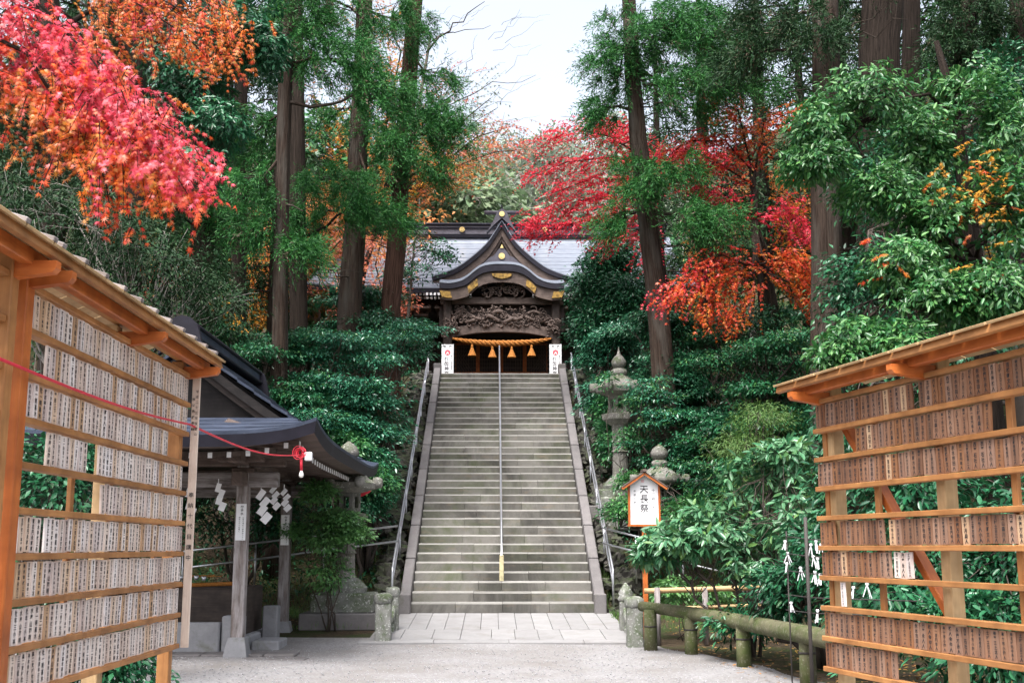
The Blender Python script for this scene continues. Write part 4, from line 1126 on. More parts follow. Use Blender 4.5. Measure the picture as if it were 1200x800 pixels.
# ================================================================ stone lanterns
def lantern(base, s_, lab, kind=0, tiers=True, dim=(1, 1, 1)):
    x, y, z = base
    t = thing('stone_lantern', lab, 'stone lantern', (x, y, z), group='stone lanterns on the slope')
    def part(nm, fn, mt='stone_lantern'):
        b = MB(); fn(b); return b.build(nm, M[mt], t)
    h = 0
    if tiers:
        part('lower_base', lambda b: b.box((x, y, z + .13 * s_), (1.5 * s_, 1.3 * s_, .30 * s_), None, 0, .02), 'stone_kerb'); h = .28
        part('middle_base', lambda b: b.box((x, y, z + (h + .17) * s_), (1.15 * s_, 1.0 * s_, .36 * s_), None, 0, .03), 'stone_moss'); h = .62
    part('foot', lambda b: b.lathe([(.40 * s_, 0), (.42 * s_, .10 * s_), (.33 * s_, .20 * s_), (.24 * s_, .28 * s_)], 6 if kind else 8, (x, y, z + h * s_), 0, False, .3), 'stone_moss'); h += .26
    ph = (.95, 1.15, .55)[kind]
    part('shaft', lambda b: b.lathe([(.20 * s_, 0), (.175 * s_, .1 * s_), (.165 * s_, ph * .48 * s_), (.20 * s_, ph * .5 * s_), (.165 * s_, ph * .54 * s_), (.18 * s_, ph * s_)], 14, (x, y, z + h * s_), 0, False)); h += ph
    part('platform', lambda b: b.lathe([(.20 * s_, 0), (.38 * s_, .13 * s_), (.40 * s_, .24 * s_), (.30 * s_, .27 * s_)], 6, (x, y, z + h * s_), 0, False, .0)); h += .26
    # fire box: six corner posts round a dark hollow, two openings
    def box_(b):
        for q in range(6):
            a0_, a1_ = q * PI / 3, (q + 1) * PI / 3; r = .25 * s_
            p0 = Vector((x + r * math.cos(a0_), y + r * math.sin(a0_), 0)); p1 = Vector((x + r * math.cos(a1_), y + r * math.sin(a1_), 0)); zb, zt_ = z + h * s_, z + (h + .40) * s_
            c = (p0 + p1) / 2
            if q in (4, 5, 3, 1):   # framed window
                dv = (p1 - p0)
                for f0, f1, za, zc_ in ((0, .28, 0, 1), (.72, 1, 0, 1), (.28, .72, 0, .25), (.28, .72, .78, 1)):
                    A = p0 + dv * f0; B = p0 + dv * f1; z0_, z1_ = zb + (zt_ - zb) * za, zb + (zt_ - zb) * zc_
                    n_ = Vector((x, y, 0)) - c; n_.z = 0; n_.normalize(); n_ *= .06 * s_
                    vs = [(A.x, A.y, z0_), (B.x, B.y, z0_), (B.x, B.y, z1_), (A.x, A.y, z1_), (A.x + n_.x, A.y + n_.y, z0_), (B.x + n_.x, B.y + n_.y, z0_), (B.x + n_.x, B.y + n_.y, z1_), (A.x + n_.x, A.y + n_.y, z1_)]
                    b.add(vs, [(0, 1, 2, 3), (5, 4, 7, 6), (1, 5, 6, 2), (4, 0, 3, 7), (3, 2, 6, 7), (4, 5, 1, 0)])
            else:
                b.add([(p0.x, p0.y, zb), (p1.x, p1.y, zb), (p1.x, p1.y, zt_), (p0.x, p0.y, zt_)], [(0, 1, 2, 3)])
    part('fire_box', box_); h += .40
    rw = .56 if kind != 2 else .60
    def roof(b):
        b.lathe([(.26 * s_, -.02 * s_), (rw * s_, .06 * s_), (rw * 1.06 * s_, .16 * s_), (rw * .72 * s_, .25 * s_), (.30 * s_, .36 * s_), (.17 * s_, .44 * s_)], 6, (x, y, z + h * s_), 0, kind == 2)
        for q in range(6):
            a = q * PI / 3; b.rock((x + rw * 1.0 * s_ * math.cos(a), y + rw * 1.0 * s_ * math.sin(a), z + (h + .17) * s_), (.10 * s_, .10 * s_, .11 * s_), 0, 3, .1, q)
    part('roof', roof); h += .42
    part('jewel_stand', lambda b: b.lathe([(.15 * s_, 0), (.19 * s_, .07 * s_), (.18 * s_, .14 * s_), (.12 * s_, .18 * s_)], 12, (x, y, z + h * s_), 0, True)); h += .17
    if kind == 1: pr = [(.10, 0), (.16, .10), (.165, .17), (.11, .26), (.04, .33), (.018, .44), (.005, .50)]
    else: pr = [(.11, 0), (.19, .09), (.205, .16), (.16, .26), (.08, .32), (.02, .37)]
    part('jewel', lambda b: b.lathe([(r * s_, q * s_) for r, q in pr], 14, (x, y, z + h * s_), 0, True))
    return t
pb = P(404, 716, 23.2); lantern((pb[0], pb[1], tz(pb[0], pb[1]) - .02), 1.04, 'grey stone lantern on tiered base left of the stairs, half behind a shrub', 0)
pb = P(728, 600, 29.5); lantern((pb[0], pb[1], P(728, 592, 29.5)[2] - .35), 1.16, 'tall stone lantern with onion finial right of the stairs, among shrubs', 1)
pb = P(775, 640, 26.5); lantern((pb[0], pb[1], P(775, 600, 26.5)[2] - .85), .98, 'stocky mossy stone lantern behind the small roofed sign', 2, False)
for (px, py, Y, w_, h_, lab) in ((700, 590, 28.6, .95, .5, 'big square cut mossy stone block below the tall lantern'), (742, 566, 28.9, .8, .5, 'upper square stone block under the tall lantern')):
    c = P(px + 25, py, Y); t = thing('stone_block', lab, 'stone block', tuple(c), group='cut stone blocks on the right slope')
    b = MB(); b.box((c[0], c[1], c[2] - h_ / 2), (w_, .8, h_ + .3), None, 0, .04); b.build('body', M['stone_moss'], t)

# ================================================================ small roofed notice sign
Y = 20.9; c = P(757, 700, Y); zb = tz(c[0], Y)
sg = thing('roofed_sign', 'small roofed wooden notice with black brush lettering beside the stone post', 'sign', (c[0], Y, zb))
z0, z1 = P(757, 614, Y)[2], P(757, 562, Y)[2]; hw = .25
b = MB(); b.box((c[0], Y + .05, (zb + z0) / 2 + .1), (.085, .085, z0 - zb + .25), None, 0, .006); b.build('post', M['wood_orange'], sg)
b = MB(); b.prism([(-hw, z0), (hw, z0), (hw, z1 - .09), (0, z1 + .09), (-hw, z1 - .09)], -.012, .012, (c[0], Y, 0)); pn = b.build('panel', M['white'], sg)
b = MB()
for s_ in (-1, 1): b.box((c[0] + s_ * (hw + .018), Y, (z0 + z1) / 2 - .045), (.036, .06, z1 - z0 - .07), None, 0, .004)
b.box((c[0], Y, z0 - .02), (hw * 2 + .10, .06, .04), None, 0, .004); b.build('frame', M['wood_orange'], sg)
for s_ in (-1, 1):
    b = MB(); a = Vector((c[0], Y, z1 + .135)); e = Vector((c[0] + s_ * .40, Y, z1 - .135)); b.beam(a, e, .30, .022, 0, .003)
    rf = b.build('roof_board', M['bronze'] if False else M['wood_brown'], sg)
    b = MB(); b.beam(a - Vector((0, .13, .03)), e - Vector((0, .13, .03)), .02, .045, 0, .003); b.build('barge_board', M['wood_orange'], rf)
b = MB(); b.beam((c[0], Y - .19, z1 + .155), (c[0], Y + .17, z1 + .155), .07, .045, 0, .005); b.build('ridge_board', M['wood_brown'], sg)
b = MB(); yq = Y - .0135
b.text(text_mesh('天長祭', .155, True, 1.08, .015), (c[0] + .0, yq, z1 - .10), (1, 0, 0), (0, 0, 1))
b.text(text_mesh('十二月二十三日', .062, True, 1.2, .01), (c[0] + .165, yq, z1 - .16), (1, 0, 0), (0, 0, 1))
b.text(text_mesh('午前十時', .045, True, 1.5, .01), (c[0] - .165, yq, z1 - .18), (1, 0, 0), (0, 0, 1)); b.build('lettering', M['ink'], pn)
b = MB(); b.text(text_mesh('印', .055, True, 1, .01), (c[0] - .02, yq, z1 + .0), (1, 0, 0), (0, 0, 1)); b.text(text_mesh('印', .07, True, 1, .01), (c[0] - .15, yq, z0 + .11), (1, 0, 0), (0, 0, 1)); b.build('red_lettering', M['redprint'], pn)

# ================================================================ log rail along the right edge of the court
lr = thing('log_rail', 'mossy green log rail on short posts along the right edge of the court', 'fence', (2.6, 16.5, -.33))
A = [P(752, 710, 20.0), P(809, 718, 18.8), P(870, 729, 16.9), P(943, 743, 14.7), P(1010, 756, 13.0)]
b = MB(); b.tube([A[0], A[1], A[2], A[3], A[4]], [.085, .10, .11, .115, .115], 16, 0, True, True, .06); b.build('top_log', M['log'], lr)
pp = [(762, 19.6), (809, 18.8), (870, 16.9), (944, 14.7)]
for (px, Y) in pp:
    u = P(px, 720, Y); zz = np.interp(Y, [a[1] for a in A[::-1]], [a[2] for a in A[::-1]])
    b = MB(); b.tube([(u[0], Y, -.42), (u[0], Y, zz - .02)], [.108, .10], 12, 0, True, True, .05); b.build('post', M['log'], lr)
    b = MB(); b.tube([(u[0] - .0, Y, .05), (u[0], Y, .075)], .109, 12, 0, True, True); b.build('wire_band', M['steeldark'], lr)
# brown bar fence further back
bf = thing('low_bar_fence', 'low brown bar fence among the shrubs behind the log rail', 'fence', tuple(P(830, 740, 20.5)))
for py in (690, 711):
    b = MB(); b.tube([P(755, py + 2, 20.6), P(830, py, 20.5), P(905, py - 3, 20.3)], .045 if py == 690 else .03, 8); b.build('bar', M['wood_pale'], bf)
for px in (770, 826, 890):
    a = P(px, 688, 20.5); b = MB(); b.tube([a, (a[0], a[1], -.3)], .05, 8); b.build('post', M['wood_old'], bf)
# ================================================================ wire rack with tied paper fortunes
wr = thing('fortune_rack', 'dark iron rack with wires for paper fortunes beside the right board', 'rack', tuple(P(958, 770, 11.6)))
p1 = P(952, 800, 11.4); p2 = P(1075, 800, 10.6)
for q, p in enumerate((p1,)):
    b = MB(); b.tube([(p[0], p[1], -.4), (p[0], p[1], 1.62)], .018, 8); b.build('post', M['steeldark'], wr)
wires = []
for q, py in enumerate((632, 652, 672, 700, 718)):
    a = P(921, py - 4, 12.4); m_ = P(952, py, 11.4); e = P(1075, py + 4, 10.6)
    b = MB(); b.tube([a, m_, e], .005, 4); b.build('wire', M['steeldark'], wr); wires.append((a, m_, e))
a = P(921, 615, 12.4); b = MB(); b.tube([(a[0], a[1], -.4), (a[0], a[1], 1.5)], .008, 6); b.build('post', M['steeldark'], wr)
r = random.Random(4)
spots = [(920, 634, 12.4), (923, 648, 12.4), (922, 660, 12.35), (938, 665, 11.9), (950, 638, 11.4), (956, 634, 11.4), (962, 638, 11.35), (953, 652, 11.4), (958, 654, 11.4), (955, 670, 11.4), (961, 673, 11.35), (927, 706, 12.2), (958, 715, 11.4), (992, 684, 11.1), (1000, 688, 11.1), (1016, 684, 11.0)]
for i, (px, py, Y) in enumerate(spots):
    c = P(px, py, Y); t = thing('paper_fortune', 'white paper fortune strip knotted on a wire of the rack', 'paper strip', tuple(c), group='paper fortunes tied to the rack')
    b = MB()
    b.box(c, (.028, .024, .024), None, 0, .005)
    for q in range(2 + i % 2):
        a = r.uniform(-.5, .5); b.beam(c, c + np.array([.05 * math.sin(a) + .02 * (q - 1), -.01 * q, -.08 - .05 * r.random()]), .018, .004)
    b.build('strip', M['white'], t)
# ================================================================ vegetation tools
def nrm(a): return a / np.maximum(np.linalg.norm(a, axis=-1, keepdims=True), 1e-9)
TPL = {
    'oval2': (np.array([[0, 0, 0], [.42, .5, .14], [1, 0, -.10], [.42, -.5, .14]]), [(0, 2, 1), (0, 3, 2)]),
    'oval4': (np.array([[0, 0, 0], [.28, .42, .14], [.66, .40, .06], [1, 0, -.22], [.66, -.40, .06], [.28, -.42, .14]]), [(0, 3, 2, 1), (0, 5, 4, 3)]),
    'quad': (np.array([[0, -.5, 0], [.6, -.42, .05], [1, 0, 0], [.6, .42, .05]]), [(0, 1, 2, 3)]),
    'needle': (np.array([[0, -.5, 0], [.55, -.4, -.03], [1, 0, -.12], [.55, .4, -.03]]), [(0, 1, 2, 3)]),
}
def _star(n):
    angs = np.linspace(-2.3, 2.3, n); pts = [(0, 0, 0)]
    for i, a in enumerate(angs):
        r = 1.0 - .17 * abs(a); pts.append((r * math.cos(a) * .62 + .38 * 0 + .3, r * math.sin(a) * .62, -.10 * r))
        if i < n - 1:
            am = (a + angs[i + 1]) / 2; pts.append((.125 * math.cos(am) + .3, .125 * math.sin(am), .03))
    return np.array(pts), [tuple(range(len(pts)))]
TPL['maple5'] = _star(5); TPL['maple7'] = _star(7)
def leaf_object(name, parent, mat, pos, d, n, L, W, kind, off=None):
    off = origin_of(parent) if off is None else off
    tp, fc = TPL[kind]; N = len(pos); K = len(tp)
    a = nrm(d); b = nrm(np.cross(n, a)); c = np.cross(a, b)
    L = np.broadcast_to(np.asarray(L, float), (N,)); W = np.broadcast_to(np.asarray(W, float), (N,))
    V = (pos - off)[:, None, :] + tp[None, :, 0:1] * L[:, None, None] * a[:, None, :] + tp[None, :, 1:2] * W[:, None, None] * b[:, None, :] + tp[None, :, 2:3] * W[:, None, None] * c[:, None, :]
    me = bpy.data.meshes.new(name)
    me.vertices.add(N * K); me.vertices.foreach_set('co', V.astype(np.float32).ravel())
    per = sum(len(f) for f in fc); loops = np.concatenate([np.array(f) for f in fc])
    li = (loops[None, :] + (np.arange(N) * K)[:, None]).astype(np.int32).ravel()
    me.loops.add(N * per); me.loops.foreach_set('vertex_index', li)
    st = np.cumsum([0] + [len(f) for f in fc])[:-1]
    ls = (st[None, :] + (np.arange(N) * per)[:, None]).astype(np.int32).ravel()
    me.polygons.add(N * len(fc)); me.polygons.foreach_set('loop_start', ls)
    me.update(calc_edges=True)
    me.materials.append(mat)
    return link(name, me, parent)
def rnd3(n): return nrm(RNG.normal(size=(n, 3)))
def vnoise(p, s, ph):
    q = p * s + ph
    return (np.sin(q[:, 0] * 1.7 + 1.3 * np.sin(q[:, 1])) + np.sin(q[:, 1] * 1.9 + 1.1 * np.sin(q[:, 2] * 1.3)) + np.sin(q[:, 2] * 1.6 + 1.2 * np.sin(q[:, 0] * .9))) / 3
def blob_points(blobs, n_total, shell=.45, gap=-.9, gs=1.5, ph=0.0):
    """blobs: (center, (rx,ry,rz), weight)"""
    wts = np.array([b[2] for b in blobs], float); wts /= wts.sum(); P_ = []; O_ = []
    for (c, r, _), w_ in zip(blobs, wts):
        n = int(round(n_total * w_)); 
        if n == 0: continue
        u = rnd3(n); rad = RNG.random(n) ** shell; p = u * rad[:, None] * np.array(r) + np.array(c)
        P_.append(p); O_.append(nrm(u * np.array(r)))
    P_ = np.concatenate(P_); O_ = np.concatenate(O_)
    if gap > -.9:
        kp = vnoise(P_, gs, ph) > gap; P_, O_ = P_[kp], O_[kp]
    return P_, O_
UPV = np.array([0, 0, 1.0])
def sprays(cen, out, R_, per, flat=.75, droop=.25, jit=.06, thick=.05):
    M_ = len(cen)
    ns = nrm(UPV * flat + out * (1 - flat) * 1.3 + rnd3(M_) * .28)
    e1 = nrm(np.cross(ns, rnd3(M_))); e2 = np.cross(ns, e1)
    Rr = R_ * RNG.uniform(.6, 1.25, M_)
    th = RNG.random((M_, per)) * 2 * PI; rr = np.sqrt(RNG.random((M_, per))) * Rr[:, None]
    rad = np.cos(th)[..., None] * e1[:, None, :] + np.sin(th)[..., None] * e2[:, None, :]
    pos = cen[:, None, :] + rad * rr[..., None] + ns[:, None, :] * (RNG.normal(size=(M_, per)) * thick * R_)[..., None] - UPV * (droop * rr ** 2 / R_)[..., None]
    d = rad * .75 + out[:, None, :] * .45 + RNG.normal(size=pos.shape) * .35 - UPV * (droop + .12)
    n = ns[:, None, :] + RNG.normal(size=pos.shape) * .33
    return pos.reshape(-1, 3), d.reshape(-1, 3), n.reshape(-1, 3)
def leafy(name, parent, mat, blobs, nspray, per, R_, L, W, kind='oval2', **kw):
    gk = {k: kw.pop(k) for k in ('shell', 'gap', 'gs', 'ph') if k in kw}
    c, o = blob_points(blobs, nspray, **gk)
    p, d, n = sprays(c, o, R_, per, **kw)
    s = RNG.uniform(.5, 1.3, len(p))
    leaf_object(name, parent, M[mat] if isinstance(mat, str) else mat, p, d, n, L * s, W * s, kind)
    return c, o
def tufts(cen, out, K, Lt, per, nl, spread=.62, sagk=.85):
    """cedar: twigs fanning from each centre, each carrying short needle strands"""
    M_ = len(cen)
    td = nrm(out[:, None, :] * .75 + RNG.normal(size=(M_, K, 3)) * spread * .6 - UPV * sagk * RNG.uniform(.2, 1.1, (M_, K))[..., None])
    tl = Lt * RNG.uniform(.5, 1.15, (M_, K))
    t = (np.arange(per) + .6) / per
    bend = np.stack([0 * t, 0 * t, -t ** 2], -1)
    pos = cen[:, None, None, :] + td[:, :, None, :] * (tl[:, :, None] * t)[..., None] + bend[None, None] * (tl * .25)[..., None, None]
    d = td[:, :, None, :] * .9 + RNG.normal(size=pos.shape) * .55
    n = rnd3(pos.reshape(-1, 3).shape[0]).reshape(pos.shape) + UPV * .8
    L = nl * RNG.uniform(.6, 1.3, pos.shape[:-1])
    return pos.reshape(-1, 3), d.reshape(-1, 3), n.reshape(-1, 3), L.ravel()
def cedar_foliage(name, parent, mat, cen, out, K=24, Lt=.72, per=15, nl=.125, nw=.028, **kw):
    p, d, n, L = tufts(cen, out, K, Lt, per, nl, **kw)
    leaf_object(name, parent, M[mat] if isinstance(mat, str) else mat, p, d, n, L, nw, 'needle')
def limb(b, p0, p1, r0, r1, sagv=0.0, n=5, seg=6, wig=.05):
    p0 = np.array(p0, float); p1 = np.array(p1, float); L = np.linalg.norm(p1 - p0); pts = []; rr = []
    for i in range(seg + 1):
        u = i / seg; q = p0 * (1 - u) + p1 * u + UPV * sagv * math.sin(PI * u) * L + (RNG.normal(size=3) * wig * L * (0 < i < seg))
        pts.append(q); rr.append(r0 * (1 - u) + r1 * u)
    b.tube(pts, rr, n, 0, True, True); return pts
def trunk_mesh(b, pts, rad, n=14, wob=.07, seg=3):
    # refine the line so that the bark outline wavers
    P2 = []; R2 = []
    for i in range(len(pts) - 1):
        for k in range(seg):
            u = k / seg; P2.append(np.array(pts[i]) * (1 - u) + np.array(pts[i + 1]) * u + RNG.normal(size=3) * rad[i] * .05); R2.append(rad[i] * (1 - u) + rad[i + 1] * u)
    P2.append(np.array(pts[-1])); R2.append(rad[-1])
    b.tube(P2, R2, n, 0, True, True, wob); return P2
def px_blob(px, py, Y, rx, ry, rY, w=1.0):
    c = P(px, py, Y); s = Y / F; return (c, (rx * s, rY, ry * s), w)

# ================================================================ cedars with visible trunks
def cedar(lab, line, rpx, depth_base_z, mat, fol, group='tall cedars beside the stairs', foliage_mat='needle', extra=None, nlimb=0, dark=None, K=24, per=15, Lt=.72):
    """line: list of (px,py,Y) up the trunk, rpx: trunk width in px along it; fol: list of (px,py,Y,rx,ry,rY,n) foliage clouds"""
    pts = [P(*q) for q in line]; rad = [w_ * q[2] / F / 2 for w_, q in zip(rpx, line)]
    base = pts[0]; zb = tz(base[0], base[1]) - .3
    if zb < base[2]: pts = [np.array([base[0], base[1], zb])] + pts; rad = [rad[0] * 1.35] + rad
    # carry the trunk on above the picture
    top = pts[-1]; dv = nrm(pts[-1] - pts[-2]); pts.append(top + dv * 5); rad.append(rad[-1] * .75)
    t = thing('cedar_tree', lab, 'tree', (pts[0][0], pts[0][1], zb), group=group)
    b = MB(); line3 = trunk_mesh(b, pts, rad)
    C_, O_ = [], []; tw = MB()
    L3 = np.array(line3)
    for (px, py, Y, rx, ry, rY, n) in fol:
        c = P(px, py, Y); s = Y / F
        u = rnd3(n); p = c + u * (RNG.random(n) ** .5)[:, None] * np.array([rx * s, rY, ry * s])
        j = np.argmin(np.abs(L3[:, 2] - (c[2] + .35))); a = L3[j]
        out = nrm((p - a) * np.array([1, 1, .3]) + 1e-6)
        C_.append(p); O_.append(out)
        limb(b, a, c, .055, .022, -.04, 5, 6, .03)
        for q in range(min(n, 9)):
            limb(b, c * .75 + a * .25, p[q], .018, .007, -.03, 4, 4, .03)
    for q in range(nlimb):
        j = RNG.integers(len(L3) // 3, len(L3) - 1); a = L3[j]; an = RNG.random() * 2 * PI; ln = RNG.uniform(.8, 2.2)
        limb(b, a, a + np.array([math.cos(an) * ln, math.sin(an) * ln, RNG.uniform(-.5, .1)]), .025, .006, -.03, 4, 5, .05)
    b.build('trunk', M[mat], t)
    if C_:
        C_ = np.concatenate(C_); O_ = np.concatenate(O_); cedar_foliage('crown', t, foliage_mat, C_, O_, K=K, per=per, Lt=Lt)
        sb = RNG.random(len(C_)) < .3
        if sb.any(): cedar_foliage('dead_sprays', t, 'needle_brown', C_[sb] - UPV * .12, O_[sb], K=6, per=8, Lt=.6)
    return t
cedar('slim cedar with pale lower trunk just right of the pavilion ridge', [(327, 480, 27), (329, 300, 27), (334, 120, 27), (338, -40, 27)], [20, 18, 17, 15], 0, 'bark',
      [(345, 40, 27, 60, 40, 1.2, 30), (400, 70, 26.5, 55, 35, 1.0, 26), (440, 105, 26.2, 40, 26, .8, 18), (300, 215, 26.6, 30, 28, .8, 12), (350, 285, 26.4, 28, 26, .8, 12), (300, 260, 26.8, 30, 25, .8, 9), (350, -10, 27, 80, 30, 1.2, 26)], nlimb=8)
cedar('dark cedar trunk standing close behind the slim pale cedar', [(350, 440, 31), (348, 200, 31), (346, -40, 31)], [22, 20, 17], 0, 'barkdark',
      [(385, 210, 30, 50, 26, 1.2, 20), (420, 240, 29.8, 36, 22, 1, 14), (300, 150, 31, 50, 40, 1.2, 18), (260, 250, 30, 50, 40, 1.2, 18), (440, 30, 32, 60, 40, 1.4, 18)], foliage_mat='needle', nlimb=6)
cedar('cedar trunk leaning right, second from the shrine on the left', [(408, 400, 32), (414, 290, 32), (422, 120, 32), (429, -40, 32)], [30, 27, 23, 20], 0, 'bark',
      [(450, 245, 31, 38, 26, .9, 18), (430, 205, 31, 46, 20, 1.2, 8), (395, 130, 31.5, 46, 20, 1.2, 7), (370, 255, 31, 30, 26, .8, 12), (470, 20, 32, 40, 30, 1.2, 12)], nlimb=8)
cedar('reddish cedar trunk nearest the shrine roof on the left', [(458, 360, 33), (466, 260, 33), (478, 110, 33), (490, -40, 33)], [24, 22, 20, 17], 0, 'barkred',
      [(485, 130, 32.2, 46, 34, 1.1, 22), (520, 150, 32.2, 38, 34, 1.0, 22), (455, 165, 32, 44, 30, 1.0, 20), (500, 195, 32, 42, 20, 1.0, 16), (500, 90, 32.6, 34, 20, 1.0, 10)], nlimb=6)
cedar('thick dark cedar trunk left of the pavilion ridge', [(236, 420, 30), (238, 200, 30), (242, -40, 30)], [30, 27, 24], 0, 'barkdark', [(240, 330, 29, 40, 40, 1, 8), (200, 240, 29, 60, 40, 1.2, 16)], foliage_mat='needle_dark', nlimb=6)
cedar('thinner dark cedar trunk between the pavilion ridge and the slim cedar', [(279, 430, 32), (281, 200, 32), (284, -40, 32)], [19, 17, 15], 0, 'barkdark', [(270, 100, 32, 60, 50, 1.2, 16)], foliage_mat='needle_dark', nlimb=6)
cedar('tall leaning cedar right of the stairs with grey upper trunk', [(781, 500, 29), (768, 330, 29), (752, 200, 29), (741, 90, 29), (734, -40, 29)], [30, 26, 23, 20, 17], 0, 'bark',
      [(770, 30, 28.4, 70, 40, 1.3, 40), (730, 55, 28.6, 46, 50, 1.0, 26), (830, 40, 28, 60, 40, 1.4, 34), (800, 100, 28, 60, 26, 1.2, 24), (705, 125, 28.8, 30, 16, .7, 10), (760, 215, 28, 34, 24, .8, 14), (815, 250, 27.6, 50, 26, 1.0, 24), (725, 250, 28.4, 26, 18, .7, 8), (860, 90, 28, 50, 22, 1.2, 16), (790, 195, 28, 40, 18, 1, 8), (740, 190, 28.5, 22, 14, .6, 6)], nlimb=14)
cedar('stout cedar trunk rising behind the right evergreen beside the orange maple', [(968, 420, 24), (968, 250, 24), (967, 100, 24), (966, -40, 24)], [40, 37, 35, 33], 0, 'bark',
      [(915, 20, 24, 60, 30, 1.3, 24), (880, 60, 24, 40, 22, 1, 14), (960, 30, 23, 40, 26, .8, 12)], nlimb=8, foliage_mat='needle_dark')
cedar('broad dark cedar trunk at the top right above the evergreen', [(1030, 300, 26), (1031, 100, 26), (1032, -40, 26)], [54, 52, 50], 0, 'barkdark', [(1000, -10, 26, 40, 30, 1, 8)], foliage_mat='needle_dark')
cedar('slender dark cedar trunk right of the broad one at the top', [(1066, 300, 28), (1067, 100, 28), (1068, -40, 28)], [24, 23, 22], 0, 'barkdark', [], foliage_mat='needle_dark')
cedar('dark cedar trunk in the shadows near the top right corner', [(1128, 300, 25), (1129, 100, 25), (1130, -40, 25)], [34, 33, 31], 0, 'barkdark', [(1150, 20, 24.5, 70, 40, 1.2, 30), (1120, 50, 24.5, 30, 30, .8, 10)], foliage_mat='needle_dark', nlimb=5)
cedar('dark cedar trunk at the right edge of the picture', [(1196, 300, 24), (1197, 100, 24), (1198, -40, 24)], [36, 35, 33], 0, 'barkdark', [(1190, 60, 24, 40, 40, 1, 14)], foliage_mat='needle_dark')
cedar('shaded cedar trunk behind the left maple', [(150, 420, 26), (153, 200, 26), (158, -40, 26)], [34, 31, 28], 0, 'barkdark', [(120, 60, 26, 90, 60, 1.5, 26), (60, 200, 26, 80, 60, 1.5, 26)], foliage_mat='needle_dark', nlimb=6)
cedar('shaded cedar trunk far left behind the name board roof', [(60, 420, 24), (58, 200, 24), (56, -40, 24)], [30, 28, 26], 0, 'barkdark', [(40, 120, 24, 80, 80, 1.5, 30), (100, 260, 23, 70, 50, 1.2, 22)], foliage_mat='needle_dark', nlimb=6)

# ================================================================ broadleaf trees and shrubs
def tiers(blobs, n, r=.85, h=.09, seed=1):
    rg = np.random.default_rng(seed); wt = np.array([q[2] for q in blobs], float); wt /= wt.sum(); out = []
    for i in rg.choice(len(blobs), n, p=wt):
        c, rr, _ = blobs[i]; u = rg.normal(size=3); u /= np.linalg.norm(u); k_ = rg.random() ** .45
        s = rg.uniform(.6, 1.25); out.append((np.array(c) + u * k_ * np.array(rr) * .9, (r * s, r * s * .8, h), s * s))
    return out
def shrub(name, lab, cat, base, blobs, mat, nspray, per, R_, L, W, kind='oval2', bark='twig', stem=.05, nst=14, group=None, crown='crown', trunk_pts=None, trunk_r=None, mix=None, **kw):
    if base is None:
        c = np.mean([b_[0] for b_ in blobs], axis=0); base = (c[0], c[1], tz(c[0], c[1]))
    base = np.array(base, float)
    t = thing(name, lab, cat, tuple(base), group=group)
    kw2 = dict(kw); c, o = leafy(crown, t, mat, blobs, int(nspray * (1 - (mix[1] if mix else 0))), per, R_, L, W, kind, **kw)
    if mix:
        kw2['ph'] = 2.7; c2_, _o = leafy(crown, t, mix[0], blobs, int(nspray * mix[1] * 1.5), max(6, int(per * .7)), R_ * .7, L * mix[2], W * mix[2] * .9, kind, **kw2); c = np.concatenate([c, c2_])
    b = MB(); forks = []
    if trunk_pts is not None:
        P2 = [np.array(q) for q in trunk_pts]; b.tube(P2, trunk_r, 9, 0, True, True, .06); forks = P2[len(P2) // 2:]
    bl = sorted(blobs, key=lambda q: -q[2])
    for (bc, br, _) in bl[:16]:
        bc = np.array(bc); st = base + RNG.normal(size=3) * .08 * np.array([1, 1, 0]) if not forks else forks[int(np.argmin([np.linalg.norm(f_ - bc) for f_ in forks]))]
        mid = limb(b, st, bc, stem, stem * .35, .05, 6, 6, .04)
        near = np.argsort(np.linalg.norm(c - bc, axis=1))[:400]
        for q in RNG.choice(near, min(nst, len(near)), replace=False):
            limb(b, mid[RNG.integers(3, len(mid))], c[q], stem * .28, stem * .07, .04, 4, 4, .05)
    b.build('trunk', M[bark], t)
    return t
g1 = 'evergreen shrubs on the slope left of the stairs'; g2 = 'evergreen shrubs on the slope right of the stairs'
# --- left slope: layered camellia-like shrubs
shrub('evergreen_shrub', 'large layered dark green shrub between the slim cedar and the stairs', 'shrub', None,
      tiers([px_blob(415, 420, 28.5, 68, 30, 1.4, 3), px_blob(395, 455, 27.8, 70, 26, 1.2, 3), px_blob(434, 470, 27.6, 40, 26, .8, 2.0), px_blob(380, 500, 27, 60, 24, 1.0, 2), px_blob(425, 520, 27.2, 34, 26, .7, 1.6), px_blob(456, 390, 29.8, 34, 22, 1.0, 1.3)], 46, 0.8, 0.1, 3), 'leaf_bush', 2700, 20, .42, .105, .046, flat=.95, droop=.14, gap=-.5, gs=2.2, mix=('leaf_mid', .22, .8))
shrub('evergreen_shrub', 'dark glossy shrub leaning on the stair rail just below the shrine', 'shrub', None,
      tiers([px_blob(456, 382, 33, 34, 24, 1.2, 2), px_blob(474, 408, 33, 14, 20, .6, .8), px_blob(425, 352, 34, 34, 18, 1.2, .9), px_blob(410, 390, 34, 50, 30, 1.2, 1.6)], 26, 0.8, 0.1, 4), 'leaf_dark', 1400, 20, .42, .11, .05, flat=.94, gap=-.5, gs=2.0, mix=('leaf_bush', .3, 1.2))
shrub('evergreen_shrub', 'dark shrub under the slim cedar above the pavilion roof', 'shrub', None,
      tiers([px_blob(300, 420, 27.5, 50, 32, 1.2, 2), px_blob(350, 405, 28.5, 40, 26, 1.0, 1.5), px_blob(280, 390, 29, 40, 26, 1.0, 1.2), px_blob(330, 455, 26.8, 40, 18, .8, 1)], 26, 0.75, 0.1, 5), 'leaf_dark', 1600, 18, .40, .10, .045, flat=.93, gap=-.5, gs=2.0, mix=('leaf_mid', .25, .8))
